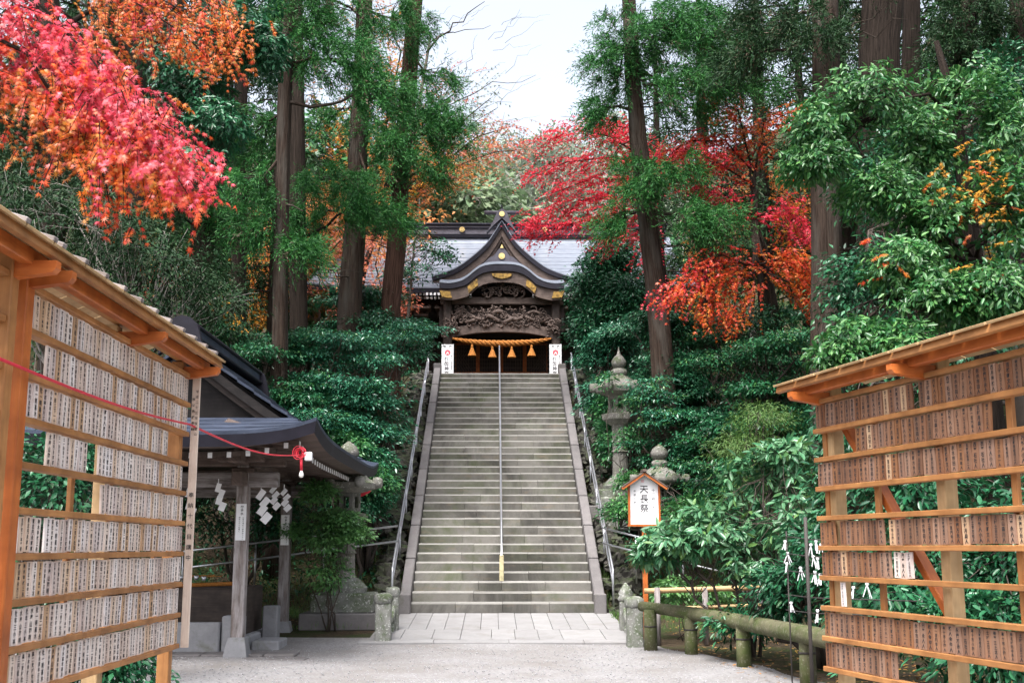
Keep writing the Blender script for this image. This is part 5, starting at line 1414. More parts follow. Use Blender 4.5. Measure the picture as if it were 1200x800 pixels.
shrub('evergreen_shrub', 'bright green low shrub beside the pavilion roof corner', 'shrub', None,
      [px_blob(395, 520, 26.3, 36, 18, .7, 1.5), px_blob(430, 560, 26.3, 28, 18, .6, 1)], 'leaf_mid', 520, 18, .34, .10, .045, gap=-.4)
shrub('evergreen_shrub', 'leafy shrub hanging beside the left stair rail near its foot', 'shrub', None,
      tiers([px_blob(424, 585, 26.5, 22, 28, .6, 1), px_blob(440, 545, 27.0, 16, 26, .5, 1), px_blob(456, 500, 28.4, 12, 26, .4, 1)], 14, 0.5, 0.08, 8), 'leaf_bush', 620, 18, .34, .10, .045, gap=-.4)
shrub('evergreen_shrub', 'small green shrub growing in front of the left stone lantern', 'shrub', (-3.05, 22.4, -.2),
      [px_blob(392, 608, 22.3, 28, 12, .5, 1.4), px_blob(374, 575, 22.0, 16, 12, .35, .8), px_blob(408, 625, 22.3, 28, 11, .45, 1.2), px_blob(375, 632, 22.0, 24, 12, .4, 1), px_blob(345, 622, 22.4, 12, 10, .3, .5), px_blob(385, 665, 22.2, 20, 22, .3, .6)], 'leaf_light', 460, 20, .24, .085, .04, stem=.016, nst=8, flat=.9, droop=.12, gap=-.5)
# --- big left evergreen above the pavilion
shrub('evergreen_tree', 'tall glossy evergreen behind the left maple branches', 'tree', (-9.6, 19.5, -.33),
      [px_blob(270, 40, 18, 45, 45, 1.0, 2.2), px_blob(310, 55, 18, 30, 36, .8, 1.4), px_blob(230, 95, 18, 50, 36, 1.0, 2), px_blob(255, 145, 17.6, 40, 30, .8, 1.6), px_blob(235, 200, 17.4, 34, 26, .7, 1.4), px_blob(200, 60, 18.4, 40, 40, 1.0, 1.2), px_blob(265, 195, 17.4, 18, 22, .5, .6), px_blob(190, 150, 18, 40, 40, .8, .9), px_blob(280, -20, 18, 60, 40, 1, 1)],
      'leaf_dark', 2300, 9, .10, .105, .040, 'oval4', stem=.03, flat=.6, droop=.35, gap=-.35, gs=2.2, bark='barkdark', trunk_pts=[(-9.6, 19.5, -.4), (-9.5, 19.3, 4), (-9.2, 19.1, 7.5), (-8.0, 18.8, 9.6), (-6.2, 18.4, 10.6)], trunk_r=[.15, .13, .10, .07, .03])
# --- dark understory left
shrub('evergreen_shrub', 'dim undergrowth thicket behind the left name board roof', 'shrub', None,
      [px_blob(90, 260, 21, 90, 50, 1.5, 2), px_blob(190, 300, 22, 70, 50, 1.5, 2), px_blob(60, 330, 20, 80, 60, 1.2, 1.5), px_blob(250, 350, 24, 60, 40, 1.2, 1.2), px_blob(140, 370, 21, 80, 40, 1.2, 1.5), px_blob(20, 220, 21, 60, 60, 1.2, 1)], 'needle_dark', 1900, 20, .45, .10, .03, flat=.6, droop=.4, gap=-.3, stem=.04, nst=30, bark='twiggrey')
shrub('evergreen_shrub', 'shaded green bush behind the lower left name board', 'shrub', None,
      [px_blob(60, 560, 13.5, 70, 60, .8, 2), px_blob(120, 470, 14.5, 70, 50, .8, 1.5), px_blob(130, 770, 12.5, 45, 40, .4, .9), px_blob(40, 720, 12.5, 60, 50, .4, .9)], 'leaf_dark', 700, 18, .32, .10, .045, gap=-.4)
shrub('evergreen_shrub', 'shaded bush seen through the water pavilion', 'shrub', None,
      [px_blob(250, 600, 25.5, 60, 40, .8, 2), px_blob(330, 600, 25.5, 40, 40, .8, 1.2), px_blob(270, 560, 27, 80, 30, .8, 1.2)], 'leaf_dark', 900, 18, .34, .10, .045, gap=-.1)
# --- right slope
shrub('evergreen_shrub', 'dark glossy evergreen right of the shrine against its roof', 'shrub', None,
      [px_blob(698, 335, 36, 30, 34, 1.3, 2), px_blob(720, 300, 36, 34, 30, 1.2, 1.2), px_blob(694, 380, 35, 22, 28, 1.0, 1.4), px_blob(735, 350, 35, 40, 40, 1.2, 1.6)], 'leaf_dark', 1900, 20, .44, .125, .058, gap=-.45)
shrub('evergreen_shrub', 'green shrub beside the top of the right stair rail', 'shrub', None,
      tiers([px_blob(706, 425, 33, 18, 28, .8, 1.5), px_blob(728, 400, 32.5, 34, 22, .9, 1.2), px_blob(716, 460, 31.5, 14, 22, .6, 1.0)], 14, 0.55, 0.09, 9), 'leaf_bush', 1000, 18, .40, .115, .052, gap=-.5)
shrub('evergreen_shrub', 'broad teal shrub around the base of the leaning cedar', 'shrub', None,
      tiers([px_blob(795, 465, 29.5, 40, 30, 1.0, 1.6), px_blob(800, 430, 30, 60, 36, 1.2, 2), px_blob(780, 525, 28.4, 30, 22, .7, 1.2), px_blob(820, 500, 28.6, 56, 34, 1.2, 2), px_blob(790, 385, 31, 60, 26, 1.2, 1.2)], 44, 0.75, 0.11, 6), 'leaf_bush', 2500, 20, .38, .10, .044, flat=.93, gap=-.5, gs=2.3, mix=('leaf_dark', .35, 1.25))
shrub('evergreen_shrub', 'light green shrub along the middle of the right stair rail', 'shrub', None,
      [px_blob(719, 510, 30.2, 11, 30, .4, 1.0), px_blob(711, 480, 31.0, 9, 24, .4, .8), px_blob(752, 480, 30.4, 18, 26, .5, .8)], 'leaf_mid', 620, 18, .36, .105, .048, gap=-.45)
shrub('evergreen_shrub', 'deep green thicket between the leaning cedar and the right board', 'shrub', None,
      tiers([px_blob(880, 420, 28, 70, 44, 1.4, 2), px_blob(920, 470, 26.5, 56, 44, 1.2, 2), px_blob(870, 500, 27, 50, 40, 1.1, 1.6), px_blob(860, 380, 29.5, 70, 30, 1.3, 1.6), px_blob(930, 400, 26, 40, 50, 1.1, 1.2), px_blob(830, 560, 25.5, 50, 36, .9, 1.2), px_blob(900, 560, 24, 60, 40, .9, 1.2)], 54, 0.85, 0.12, 7), 'leaf_dark', 2800, 20, .40, .105, .045, flat=.93, gap=-.5, gs=2.1, mix=('leaf_mid', .22, .75))
shrub('evergreen_shrub', 'feathery yellow green young cedar bush above the front shrub', 'shrub', None,
      [px_blob(890, 485, 23.5, 46, 16, .6, 1.2), px_blob(875, 520, 23.2, 40, 18, .6, 1.2), px_blob(910, 550, 23, 36, 22, .6, 1.2), px_blob(880, 570, 23, 30, 18, .5, .8)], 'grass', 420, 26, .40, .11, .018, 'needle', flat=.8, droop=.3, gap=-.6)
shrub('evergreen_shrub', 'low bush at the foot of the right slope beside the stair rail', 'shrub', None,
      [px_blob(735, 595, 26.0, 24, 14, .6, 1), px_blob(738, 562, 27.6, 12, 12, .3, .4), px_blob(815, 600, 24.5, 36, 20, .6, 1)], 'leaf_mid', 420, 18, .30, .09, .04, gap=-.6)
shrub('evergreen_shrub', 'broad leaved blue green shrub spilling over the log rail', 'shrub', (3.9, 18.2, -.3),
      [px_blob(840, 618, 18.2, 62, 30, .7, 2), px_blob(895, 560, 18.0, 46, 38, .8, 2), px_blob(790, 634, 18.6, 36, 24, .6, 1.2), px_blob(930, 605, 17.2, 34, 38, .7, 1.4), px_blob(880, 655, 17.8, 44, 22, .6, .8), px_blob(762, 645, 18.8, 22, 14, .4, .6), px_blob(920, 530, 18.0, 32, 20, .6, .8)], 'leaf_pale', 900, 8, .05, .17, .058, 'oval4', flat=.6, droop=.25, stem=.03, nst=22, gap=-.6)
shrub('evergreen_shrub', 'low light green shoots behind the log rail posts', 'shrub', (3.3, 21.2, -.3),
      [px_blob(790, 690, 21.2, 26, 14, .3, 1), px_blob(830, 696, 20.8, 24, 12, .3, .8)], 'leaf_light', 110, 12, .18, .10, .045, 'oval4', stem=.012, nst=6, gap=-.9)
shrub('evergreen_shrub', 'dark low bush in the shade under the log rail', 'shrub', (4.5, 16.6, -.3),
      [px_blob(930, 690, 16.4, 50, 36, .6, 1.5), px_blob(875, 728, 17.6, 50, 16, .5, .8), px_blob(965, 640, 15.2, 36, 50, .6, 1.2)], 'leaf_dark', 420, 14, .26, .12, .045, 'oval4', gap=-.5)
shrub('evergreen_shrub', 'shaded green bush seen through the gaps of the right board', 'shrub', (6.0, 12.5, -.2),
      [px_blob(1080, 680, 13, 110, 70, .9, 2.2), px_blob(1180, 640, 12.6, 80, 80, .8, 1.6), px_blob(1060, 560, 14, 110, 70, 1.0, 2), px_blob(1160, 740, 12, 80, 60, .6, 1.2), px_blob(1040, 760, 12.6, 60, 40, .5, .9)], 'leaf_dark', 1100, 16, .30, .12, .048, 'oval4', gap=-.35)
# --- big evergreen on the right
shrub('evergreen_tree', 'big evergreen with drooping glossy leaves above the right board', 'tree', (7.4, 17.0, -.1),
      [px_blob(1010, 120, 16, 70, 46, 1.0, 2.4), px_blob(960, 150, 15.6, 50, 34, .8, 1.6), px_blob(1080, 170, 16, 70, 50, 1.0, 2.4), px_blob(1025, 225, 15.6, 46, 34, .9, 1.8), px_blob(955, 190, 15.4, 46, 20, .7, 1.2), px_blob(1090, 260, 15.4, 70, 50, .9, 2.4), px_blob(1160, 140, 15.6, 60, 60, .9, 2.2), px_blob(1180, 240, 15, 50, 60, .8, 1.8), px_blob(1055, 310, 15, 46, 34, .8, 1.7), px_blob(1000, 395, 14.4, 52, 26, .6, 1.3), px_blob(1100, 350, 14.4, 70, 40, .7, 2.2), px_blob(1170, 340, 14.2, 60, 40, .7, 1.8), px_blob(1060, 400, 14, 50, 26, .5, 1.2), px_blob(985, 415, 14.2, 40, 18, .5, .9), px_blob(1120, 90, 16.5, 50, 30, .8, 1)],
      'leaf_mid', 5800, 8, .10, .105, .042, 'oval4', flat=.6, droop=.32, stem=.035, nst=16, gap=-.22, gs=2.6, shell=.6, bark='barkdark', trunk_pts=[(7.4, 17.0, -.4), (7.3, 16.9, 3), (7.2, 16.9, 5.5), (7.0, 16.8, 8), (6.8, 16.8, 9)], trunk_r=[.2, .17, .13, .09, .04])
# dark glossy filling behind it
shrub('evergreen_tree', 'dark evergreen mass behind the big right evergreen', 'tree', (10.5, 23, tz(10.5, 23)),
      [px_blob(1060, 200, 22, 90, 80, 1.5, 2), px_blob(1150, 250, 21, 80, 100, 1.5, 2), px_blob(1010, 330, 21, 60, 60, 1.2, 1.5), px_blob(1100, 400, 20, 100, 60, 1.2, 2), px_blob(1180, 100, 22, 50, 60, 1.2, 1), px_blob(1000, 480, 19, 60, 60, 1, 1.2)], 'leaf_dark', 1900, 18, .42, .13, .055, gap=-.2, trunk_pts=[(10.5, 23, 0), (10, 22, 4), (9.0, 21.5, 9)], trunk_r=[.3, .25, .1])

# ================================================================ maples
def maple(lab, base, trunk, tr_r, boughs, mats, ntwig, tl, L, droop=.5, spread=.35, width=.18, group=None, kind='maple7', pairs=6, r0=.03):
    """boughs: lists of (px,py,Y) with a weight and a list of (material, share); leaves sit in pairs along twigs that leave the boughs"""
    t = thing('maple_tree', lab, 'tree', tuple(base), group=group)
    b = MB(); b.tube([np.array(q) for q in trunk], tr_r, 8, 0, True, True, .05)
    acc = {}; tot = sum(w_ for _, w_, _ in boughs)
    for (line, w_, mm) in boughs:
        pts = np.array([P(*q) for q in line]); sl = np.concatenate([[0], np.cumsum(np.linalg.norm(np.diff(pts, axis=0), axis=1))])
        limb(b, np.array(trunk[-1]), pts[0], tr_r[-1], r0, .04, 6, 6, .02)
        b.tube(pts, [r0 * (1 - .75 * q / (len(pts) - 1)) for q in range(len(pts))], 6, 0, True, True)
        n = int(ntwig * w_ / tot); u = RNG.random(n) ** .8 * sl[-1]
        o = np.stack([np.interp(u, sl, pts[:, k_]) for k_ in range(3)], 1); j = np.clip(np.searchsorted(sl, u) - 1, 0, len(pts) - 2)
        tg = nrm(pts[j + 1] - pts[j]); side = nrm(np.cross(tg, UPV)) * RNG.choice([-1, 1], n)[:, None]
        o = o + RNG.normal(size=(n, 3)) * width * np.array([1, 1.3, .55])
        d = nrm(tg * .65 + side * RNG.uniform(.1, .9, n)[:, None] + RNG.normal(size=(n, 3)) * spread - UPV * droop * RNG.uniform(.4, 1.3, n)[:, None])
        ln = tl * RNG.uniform(.5, 1.3, n)
        for q in RNG.choice(n, min(n, 70), replace=False): b.tube([o[q], o[q] + d[q] * ln[q] * .5, o[q] + d[q] * ln[q] - UPV * .08 * ln[q]], [.006, .004, .002], 3, 0, False, True)
        f = (np.arange(pairs) + .5) / pairs
        pos = o[:, None, :] + d[:, None, :] * (ln[:, None] * f)[..., None] - UPV * (.10 * ln[:, None] * f ** 2)[..., None]
        sd = nrm(np.cross(d, UPV) + RNG.normal(size=(n, 3)) * .2)
        pk = RNG.random(n); cum = 0
        for (mat, share) in mm:
            sel = (pk >= cum) & (pk < cum + share); cum += share
            if not sel.any(): continue
            pp_, dd_, ss_ = pos[sel], d[sel], sd[sel]; m_ = len(pp_)
            for sg in (-1, 1):
                ld = dd_[:, None, :] * .6 + sg * ss_[:, None, :] * .8 + RNG.normal(size=pp_.shape) * .35 - UPV * (.25 + droop * .6)
                nn = UPV * (1.0 - droop * .75) + np.array([.35, -.95, 0]) * min(1.0, droop * 1.25) + RNG.normal(size=pp_.shape) * .40
                acc.setdefault(mat, []).append((pp_.reshape(-1, 3), ld.reshape(-1, 3), nn.reshape(-1, 3)))
    for mat, lst in acc.items():
        p_, d_, n_ = [np.concatenate([q[k_] for q in lst]) for k_ in range(3)]
        s_ = RNG.uniform(.6, 1.2, len(p_)); leaf_object('crown', t, M[mat], p_, d_, n_, L * s_, L * s_ * .95, kind)
    b.build('trunk', M['barkdark'], t)
    return t
pk = [('maple_pink', .86), ('maple_red', .14)]; pr_ = [('maple_pink', .4), ('maple_red', .42), ('maple_orange', .18)]; orr = [('maple_orange', .5), ('maple_red', .45), ('maple_pink', .05)]; og = [('maple_orange', .8), ('maple_red', .2)]
maple('maple spreading crimson pink and orange branches over the top left corner', (-8.5, 11.5, -.33), [(-8.5, 11.5, -.5), (-8.3, 11.3, 2.5), (-7.6, 11.0, 5.0), (-6.6, 10.7, 6.8), (-5.9, 10.5, 7.4)], [.20, .17, .12, .07, .04],
      [([(-60, -50, 10.3), (30, -5, 10.2), (95, 55, 10), (140, 110, 9.8), (175, 145, 9.6), (208, 172, 9.4), (230, 205, 9.3)], 3.0, pk),
       ([(-60, -10, 10.4), (40, 35, 10.2), (100, 85, 10), (125, 130, 9.8), (135, 160, 9.8)], 2.4, pk),
       ([(-60, 10, 10.5), (20, 60, 10.4), (80, 100, 10.1), (130, 150, 9.8), (175, 180, 9.5), (208, 208, 9.4), (220, 228, 9.3)], 2.4, pr_),
       ([(-60, 60, 10.6), (30, 100, 10.3), (80, 140, 10.1), (110, 175, 9.9), (124, 215, 9.8), (128, 238, 9.8)], 1.5, orr),
       ([(-40, 90, 10.5), (40, 130, 10.3), (90, 165, 10.1), (105, 190, 10)], .9, og),
       ([(60, 110, 10.1), (120, 150, 9.9), (155, 185, 9.7), (185, 208, 9.6), (195, 228, 9.5)], 1.3, orr),
       ([(-40, 120, 10.6), (30, 150, 10.4), (50, 165, 10.3), (45, 180, 10.3)], .22, og),
       ([(100, 60, 10.2), (150, 105, 9.9), (190, 140, 9.7)], .9, pr_)], None, 1020, .32, .078, droop=.62, spread=.32, width=.115, pairs=6, r0=.014)
maple('golden orange maple hanging into the top edge beside the crimson one', (-9.4, 15.0, -.33), [(-9.4, 15.0, -.5), (-9.0, 14.8, 3), (-8.2, 14.4, 6), (-7.2, 14.0, 9.0)], [.18, .15, .10, .04],
      [([(90, -60, 14), (150, -20, 13.8), (200, 5, 13.6), (235, 30, 13.5), (262, 70, 13.4)], 2, og), ([(100, -30, 14), (170, 10, 13.7), (215, 40, 13.6), (240, 65, 13.5)], 1.6, og), ([(90, 0, 14), (130, 25, 13.9), (165, 50, 13.8)], 1.1, [('maple_orange', .9), ('maple_red', .1)]), ([(140, -50, 14), (180, -20, 13.8), (185, 20, 13.7), (190, 40, 13.7)], .9, [('maple_red', .5), ('maple_pink', .5)]), ([(200, -50, 14), (250, -10, 13.6), (270, 30, 13.4), (275, 60, 13.4)], 1.3, og), ([(95, 30, 14), (125, 60, 13.9), (140, 75, 13.9)], .5, og)], None, 420, .40, .074, droop=.55, spread=.35, width=.18, pairs=6, r0=.016)
cr = [('maple_crimson', 1.0)]; sc_ = [('maple_red', .75), ('maple_crimson', .25)]; so = [('maple_red', .55), ('maple_orange', .45)]; oy = [('maple_orange', .75), ('far_yellow', .25)]
maple('crimson maple with layered branches overhanging the right of the shrine roof', (5.2, 34, tz(5.2, 34)), [(5.2, 34, tz(5.2, 34) - .3), (5.1, 33.8, 8.5), (4.9, 33.4, 10.0), (4.6, 33.2, 11.0)], [.16, .14, .10, .06],
      [([(770, 195, 33), (715, 160, 33), (675, 152, 33), (640, 165, 33.2)], 1.4, cr), ([(765, 200, 33), (710, 185, 33), (665, 190, 33.2), (625, 205, 33.4)], 1.3, cr), ([(770, 230, 32.6), (720, 225, 32.8), (670, 238, 33.2), (622, 262, 33.4)], 1.6, cr), ([(765, 215, 32.8), (695, 208, 33), (650, 226, 33.2)], 1.0, cr), ([(770, 200, 32.6), (795, 175, 32), (830, 180, 31.6)], .8, cr), ([(770, 245, 32.6), (705, 252, 32.8), (650, 268, 33.2), (620, 275, 33.4)], 1.3, cr), ([(765, 265, 32.6), (735, 272, 32.8), (700, 285, 33)], .5, cr), ([(770, 260, 32.4), (760, 290, 32.2), (770, 315, 32)], .25, cr), ([(760, 180, 33), (735, 150, 33), (700, 145, 33)], .8, cr)], None, 1150, .62, .112, droop=.16, spread=.22, width=.22, kind='maple5', r0=.03)
maple('scarlet and orange maple between the leaning cedar and the stout cedar', (7.6, 29.4, tz(7.6, 29.4)), [(7.6, 29.4, tz(7.6, 29.4) - .3), (7.3, 29.2, 6.5), (6.9, 28.9, 8.5), (6.6, 28.6, 9.6)], [.18, .15, .11, .07],
      [([(885, 315, 27.8), (845, 298, 27.6), (805, 325, 27.4), (785, 350, 27.4)], 1.6, sc_), ([(885, 322, 27.8), (850, 322, 27.5), (825, 350, 27.3), (830, 370, 27.3)], 1.3, so), ([(890, 310, 27.8), (930, 298, 27.4), (955, 325, 27.3)], 1.3, so), ([(885, 205, 29), (850, 165, 29), (805, 165, 29.2), (775, 190, 29.4)], 1.5, sc_), ([(885, 200, 29), (895, 145, 29), (935, 128, 29)], 1.0, so), ([(880, 195, 29), (865, 130, 29), (835, 118, 29.2)], 1.1, so), ([(885, 255, 28.4), (920, 240, 28.2), (948, 285, 28)], 1.2, [('maple_crimson', 1.0)]), ([(880, 250, 28.4), (850, 228, 28.4), (815, 222, 28.6)], .8, [('maple_crimson', 1.0)]), ([(885, 335, 27.6), (865, 345, 27.4), (855, 375, 27.3)], .7, so), ([(900, 300, 28.4), (940, 240, 28.6), (935, 210, 28.8)], .9, oy), ([(900, 320, 27.8), (935, 335, 27.5), (950, 355, 27.4)], .9, so), ([(880, 215, 29), (840, 190, 29), (800, 205, 29.3)], .9, sc_)], None, 1350, .58, .105, droop=.30, spread=.26, width=.22, kind='maple5', r0=.03)
fo = [('far_orange', .75), ('far_yellow', .25)]; fs_ = [('far_salmon', .7), ('far_orange', .3)]
maple('orange and salmon maple glowing between the cedars left of the shrine', (-5.6, 44, tz(-5.6, 44)), [(-5.6, 44, tz(-5.6, 44) - .3), (-5.4, 44, 10), (-5.0, 44, 12), (-4.7, 44, 13)], [.2, .17, .13, .08],
      [([(445, 260, 44), (450, 160, 44), (460, 90, 44), (450, 50, 44)], 1.3, fo), ([(445, 250, 44), (410, 180, 44), (380, 120, 44)], 1.2, fo), ([(450, 260, 44), (490, 220, 44), (520, 200, 44)], 1.4, fo), ([(455, 250, 44), (520, 200, 45), (580, 178, 46), (620, 175, 46)], 1.5, fs_), ([(445, 270, 44), (400, 280, 43.6), (360, 330, 43)], 1.2, fs_), ([(450, 270, 44), (440, 310, 43), (450, 350, 43)], .9, fs_), ([(450, 220, 44), (500, 120, 45), (525, 95, 45)], .5, fs_), ([(440, 230, 44), (420, 230, 44), (390, 225, 44)], .9, fo), ([(445, 200, 44), (480, 170, 44), (530, 190, 44)], .9, fo), ([(500, 205, 45), (560, 160, 46), (600, 148, 46)], .8, fs_), ([(480, 150, 45), (525, 115, 46), (555, 95, 46)], .5, [('far_grey', .7), ('far_salmon', .3)]), ([(450, 160, 44), (470, 60, 44), (440, 0, 44)], .8, fo), ([(500, 190, 46), (545, 140, 46), (575, 115, 46)], .5, [('far_grey', 1.0)])], None, 1250, 1.0, .16, droop=.25, spread=.4, width=.5, kind='maple5', r0=.05)
shrub('evergreen_shrub', 'thin leafy twigs growing across the shaft of the tall lantern', 'shrub', None, [px_blob(745, 468, 28.6, 22, 10, .3, 1), px_blob(735, 510, 28.4, 20, 14, .3, 1), px_blob(712, 445, 28.9, 10, 10, .3, .5)], 'leaf_mid', 110, 14, .24, .085, .04, stem=.015, nst=5, gap=-.9)
yl = [('far_yellow', .8), ('maple_orange', .2)]
maple('golden leaved branch glowing through the big right evergreen', (9.6, 18.5, tz(9.6, 18.5)), [(9.6, 18.5, tz(9.6, 18.5) - .3), (9.0, 17.5, 4), (8.2, 16.5, 6)], [.12, .10, .04],
      [([(1190, 260, 15.6), (1150, 220, 15.1), (1140, 180, 15.0)], 1, yl), ([(1170, 330, 15), (1145, 255, 14.8), (1155, 215, 14.8)], .8, yl), ([(1100, 240, 15), (1085, 215, 14.8)], .3, yl), ([(1170, 350, 14.4), (1150, 320, 14.1)], .3, yl), ([(1040, 320, 15), (1015, 300, 14.4)], .3, [('maple_red', .6), ('maple_orange', .4)])], None, 75, .30, .08, droop=.4, width=.14, r0=.012)
maple('few orange leaves glimmering in the dim thicket above the left board', (-7.6, 24, tz(-7.6, 24)), [(-7.6, 24, tz(-7.6, 24) - .3), (-7.4, 24, 4), (-7.2, 24, 5)], [.06, .05, .03],
      [([(165, 300, 23.4), (185, 320, 23.2), (175, 345, 23.2)], 1, [('far_salmon', .6), ('maple_orange', .4)]), ([(150, 270, 23.4), (170, 285, 23.2)], .4, [('maple_orange', 1.0)]), ([(255, 345, 25), (275, 370, 25)], .4, [('far_yellow', 1.0)])], None, 46, .4, .09, droop=.4, width=.2, r0=.012)
shrub('evergreen_shrub', 'leafy low shrub hiding the foot of the leaning cedar', 'shrub', None, tiers([px_blob(778, 455, 28.0, 30, 18, .5, 1), px_blob(765, 490, 27.8, 24, 14, .4, 1)], 12, .5, .09, 12), 'leaf_bush', 300, 18, .32, .10, .045, flat=.93, stem=.02, nst=5, mix=('leaf_mid', .3, .8))
# ================================================================ background woods
def proto_broad(mat, h, rad, n, leafL, nb=9, bark='twiggrey', per=9, gap=-.35):
    t = thing('woodland_tree', 'x', 'tree', (0, 0, 0))
    b = MB(); tr = [(0, 0, -.8), (.1, 0, h * .3), (.0, .1, h * .6), (.1, .1, h * .9)]
    b.tube(tr, [h * .022, h * .018, h * .012, h * .004], 7); bl = []
    for q in range(nb):
        a = q * 2.4 + RNG.random(); rr = rad * RNG.uniform(.25, .75); z = h * RNG.uniform(.42, .92); k_ = 1 - abs(z / h - .62) * 1.1
        c = np.array([rr * math.cos(a) * k_, rr * math.sin(a) * k_, z]); bl.append((c, (rad * .45, rad * .45, h * .13), 1.0))
        limb(b, (0, 0, z * .72), c, h * .008, h * .002, .03, 4, 5, .04)
        for g in range(7):
            e = c + rnd3(1)[0] * np.array([rad * .5, rad * .5, h * .15]); limb(b, c, e, h * .0025, h * .0008, .0, 3, 4, .06)
    b.build('trunk', M[bark], t)
    leafy('crown', t, mat, bl, n, per, leafL * 2.6, leafL, leafL * .62, 'quad', flat=.6, droop=.2, gap=gap, gs=1.1, thick=.15)
    return t
def proto_cedar(h, rad, nbr, mat, K=9, per=6, low=.22):
    t = thing('woodland_cedar', 'x', 'tree', (0, 0, 0))
    b = MB(); b.tube([(0, 0, -1), (0, 0, h * .5), (0, 0, h)], [h * .017, h * .012, .03], 9, wob=.05); C_ = []; O_ = []
    for q in range(nbr):
        u = low + (1 - low) * (q / nbr); z = h * u; a = q * 2.399; ln = rad * (1.02 - u) ** .7 * RNG.uniform(.75, 1.15) + .3
        d = np.array([math.cos(a), math.sin(a), 0]); e = np.array([0, 0, z]) + d * ln + UPV * (-.18 * ln)
        limb(b, (0, 0, z), e, .035, .01, .02, 4, 4, .02)
        for k_ in range(max(2, int(ln / .55))):
            f = (k_ + .6) / max(2, int(ln / .55)); C_.append(np.array([0, 0, z]) * (1 - f) + e * f + RNG.normal(size=3) * .15); O_.append(nrm(d + RNG.normal(size=3) * .4))
    b.build('trunk', M['barkdark'], t)
    cedar_foliage('crown', t, mat, np.array(C_), np.array(O_), K=K, Lt=.8, per=per, nl=.26, nw=.06)
    return t
def place(proto, first, x, y, lab, grp, rz, s_, zoff=0.0):
    o = proto if first else copy_tree(proto)
    o.location = (x, y, tz(x, y) - .2 + zoff); o.rotation_euler = (0, 0, rz); o.scale = (s_, s_, s_)
    o['label'] = lab; o['category'] = 'tree'; o['group'] = grp
ORD = 'first second third fourth fifth sixth seventh eighth ninth tenth eleventh twelfth thirteenth fourteenth'.split()
def wood(protos, spots, labs, grp):
    used = set()
    for i, (kk, px, Y, s_) in enumerate(spots):
        same = sorted(q[1] for q in spots if q[0] == kk); od = ORD[same.index(px)]
        x = P(px, 400, Y)[0]; place(protos[kk], kk not in used, x, Y, labs[kk] + ', ' + od + ' from the left', grp, random.random() * 6, s_); used.add(kk)
pr = [proto_cedar(17, 2.6, 70, 'needle_dark'), proto_cedar(15, 3.0, 64, 'needle', 10, 6, .15)]
wood(pr, [(0, 20, 32, 1.0), (0, 110, 36, 1.1), (0, 190, 40, 1.1), (0, 320, 42, 1.0), (0, 255, 44, 1.15), (1, 60, 44, 1.2), (1, 150, 46, 1.2),
          (0, 830, 40, 1.05), (0, 900, 38, 1.1), (0, 1000, 34, 1.1), (0, 1090, 32, 1.1), (0, 1190, 30, 1.1), (1, 950, 44, 1.2), (1, 1060, 42, 1.2), (1, 1150, 40, 1.1), (0, 775, 46, 1.0)],
     ['dark dense cedar deep in the wood', 'green cedar in the wood behind the dark ones'], 'cedars deep in the wood')
pf = [proto_broad('far_green', 11, 4.2, 900, .34), proto_broad('far_grey', 12, 4.4, 800, .36, gap=-.1), proto_broad('far_orange', 10, 3.8, 900, .24), proto_broad('far_salmon', 9, 3.6, 800, .22), proto_broad('leaf_mid', 10, 4.0, 1000, .28), proto_broad('far_yellow', 9, 3.4, 800, .2)]
wood(pf, [(2, 500, 58, .9), (2, 440, 52, 1.0), (2, 395, 50, 1.0), (3, 545, 64, 1.0), (3, 590, 70, 1.0), (2, 370, 56, 1.1), (3, 430, 44, .55), (2, 330, 54, 1.0),
          (4, 560, 74, .8), (0, 520, 80, 1), (0, 575, 86, 1.0), (1, 620, 84, .95), (0, 660, 80, 1.0), (1, 690, 76, 1), (0, 720, 72, 1.1), (1, 540, 96, 1.1), (0, 600, 98, 1.0), (1, 655, 98, 1.1), (0, 700, 94, 1.1), (4, 745, 62, 1.0), (0, 480, 92, 1.2), (1, 440, 88, 1.2), (0, 760, 84, 1.2), (4, 500, 68, .9),
          (5, 930, 46, .9), (5, 1160, 34, .75), (5, 250, 50, .8), (2, 880, 44, .9), (3, 620, 62, .6), (4, 800, 56, 1.1), (5, 180, 52, .8), (1, 560, 110, 1.2), (0, 640, 112, 1.2), (1, 480, 112, 1.2), (0, 735, 112, 1.2), (4, 680, 60, .7), (2, 290, 56, 1.0), (1, 548, 68, 1.4), (0, 522, 64, 1.45), (4, 385, 58, 1.6), (4, 425, 62, 1.7), (4, 335, 60, 1.6), (0, 468, 64, 1.55), (1, 712, 66, 1.45)],
     ['pale green mountain tree behind the shrine', 'hazy grey green mountain tree behind the shrine', 'orange autumn tree deep in the wood', 'salmon coloured autumn tree beyond the shrine roof', 'mid green leafy tree on the hill near the shrine', 'golden yellow tree glowing deep in the wood'], 'woodland trees behind the shrine')
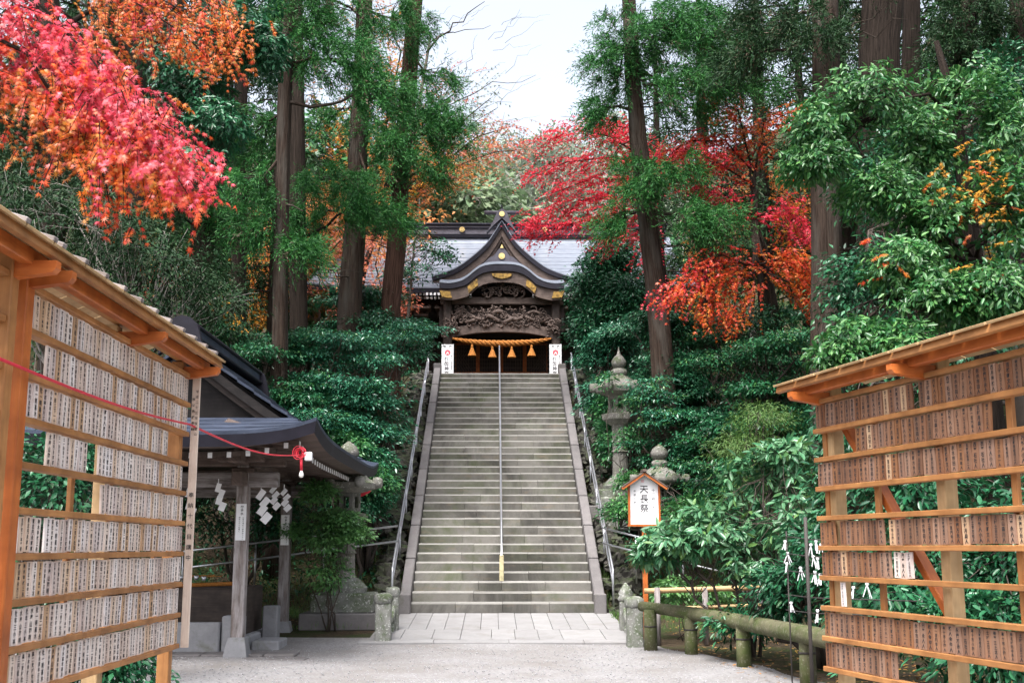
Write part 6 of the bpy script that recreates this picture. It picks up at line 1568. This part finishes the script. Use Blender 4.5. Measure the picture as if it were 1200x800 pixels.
# bare leaning tree in front of the sky
t = thing('bare_tree', 'thin bare branches reaching into the white sky beside the reddish cedar', 'tree', (-4.6, 43, tz(-4.6, 43)))
b = MB(); base = np.array([-4.6, 43, tz(-4.6, 43) - .2]); topp = P(505, 40, 43)
b.tube([base, base * .5 + topp * .5, topp], [.14, .10, .05], 7)
for (p0, p1, r_) in (((500, 62, 43), (568, 2, 42), .05), ((498, 50, 43), (575, 30, 43), .03), ((490, 130, 43), (628, 88, 42.5), .03), ((545, 85, 43), (560, 40, 43), .015), ((480, 50, 43), (470, -10, 43), .03), ((505, 90, 43), (535, 60, 43), .02), ((490, 170, 43), (600, 120, 42.5), .025), ((555, 145, 43), (590, 100, 43), .012)):
    limb(b, P(*p0), P(*p1), r_, r_ * .25, .03, 5, 8, .03)
for q in range(26):
    a = RNG.uniform(475, 600); c = RNG.uniform(20, 150); limb(b, P(a, c, 43), P(a + RNG.uniform(10, 50), c - RNG.uniform(5, 35), 43), .010, .003, 0, 3, 5, .05)
b.build('trunk', M['twig'], t)
# slim leafy tree in front of the shrine roof
shrub('evergreen_tree', 'sparse slim evergreen in front of the left half of the shrine roof', 'tree', (-3.2, 41, 6.9),
      [px_blob(500, 290, 41, 34, 14, .8, 1.4), px_blob(480, 320, 41, 40, 12, .8, 1.2), px_blob(520, 300, 41, 22, 8, .6, .5), px_blob(450, 345, 41, 30, 10, 1, .8), px_blob(490, 270, 41, 20, 12, .7, .6)], 'leaf_dark', 330, 12, .34, .13, .06, flat=.85, droop=.1, gap=-.3, stem=.035, trunk_pts=[(-3.2, 41, 6.7), (-3.1, 41, 9), (-2.9, 41, 12)], trunk_r=[.09, .07, .03])
# ================================================================ ground cover
def scatter(n, x0, x1, y0, y1, keep):
    x = RNG.uniform(x0, x1, n); y = RNG.uniform(y0, y1, n); k_ = keep(x, y); x, y = x[k_], y[k_]; return np.stack([x, y, terrain(x, y)], 1)
slopek = lambda x, y: ((np.abs(x - XC) > 2.6)) & (terrain(x, y) > .02)
p = scatter(60000, -16, 16, 22, 40, slopek); N = len(p)
tag(leaf_object('undergrowth', None, M['leaf_dark'], p + UPV * RNG.uniform(.02, .40, N)[:, None], rnd3(N) + UPV * .4, rnd3(N) * .6 + UPV, RNG.uniform(.08, .16, N), .055, 'oval2', np.zeros(3)), 'low dark green undergrowth covering the slopes', 'undergrowth', kind='stuff')
p = scatter(16000, -9, 12, 12, 34, lambda x, y: (np.abs(x - XC) > 2.3) & ((terrain(x, y) > -.2) | (x > 3.2))); N = len(p)
tag(leaf_object('fallen_leaves', None, M['litter'], p + UPV * .015, rnd3(N) * np.array([1, 1, .15]), rnd3(N) * .25 + UPV, RNG.uniform(.05, .09, N), .05, 'quad', np.zeros(3)), 'yellow and brown fallen leaves on the slope soil', 'leaves', kind='stuff')
p = scatter(30000, -5.2, 5, 22.5, 28, lambda x, y: (np.abs(x - XC) > 2.2) & (vnoise(np.stack([x, y, 0 * x], 1), 1.6, 1.0) > .05)); N = len(p)
tag(leaf_object('grass', None, M['grass'], p, rnd3(N) * .5 + UPV, rnd3(N), RNG.uniform(.08, .22, N), .012, 'needle', np.zeros(3)), 'tufts of green grass at the foot of the slope', 'grass', kind='stuff')
# loose stones on the gravel court
b = MB()
x = RNG.uniform(-5.5, 5.0, 9000); y = 10.5 + 10 * RNG.random(9000) ** 1.4
TV = np.array([[1, 0, 0], [-.5, .8, 0], [-.5, -.8, 0], [.1, .1, .8], [0, 0, -.5]]); TF = [(0, 1, 3), (1, 2, 3), (2, 0, 3), (1, 0, 4), (2, 1, 4), (0, 2, 4)]
kp = [i for i in range(9000) if x[i] < court_edge_right(y[i]) - .02 and y[i] < 20.5]; N = len(kp); x = x[kp]; y = y[kp]
TPL['pebble'] = (TV, TF)
s_ = RNG.uniform(.006, .017, N)
g = m_plain('loose_gravel', (.30, .295, .305), .9, .35, 25, kind='Object')
tag(leaf_object('gravel_stones', None, g, np.stack([x, y, terrain(x, y) + .02], 1), rnd3(N) * np.array([1, 1, .1]), np.tile(UPV, (N, 1)), s_, s_, 'pebble', np.zeros(3)), 'loose pale gravel stones scattered over the court', 'gravel', kind='stuff')
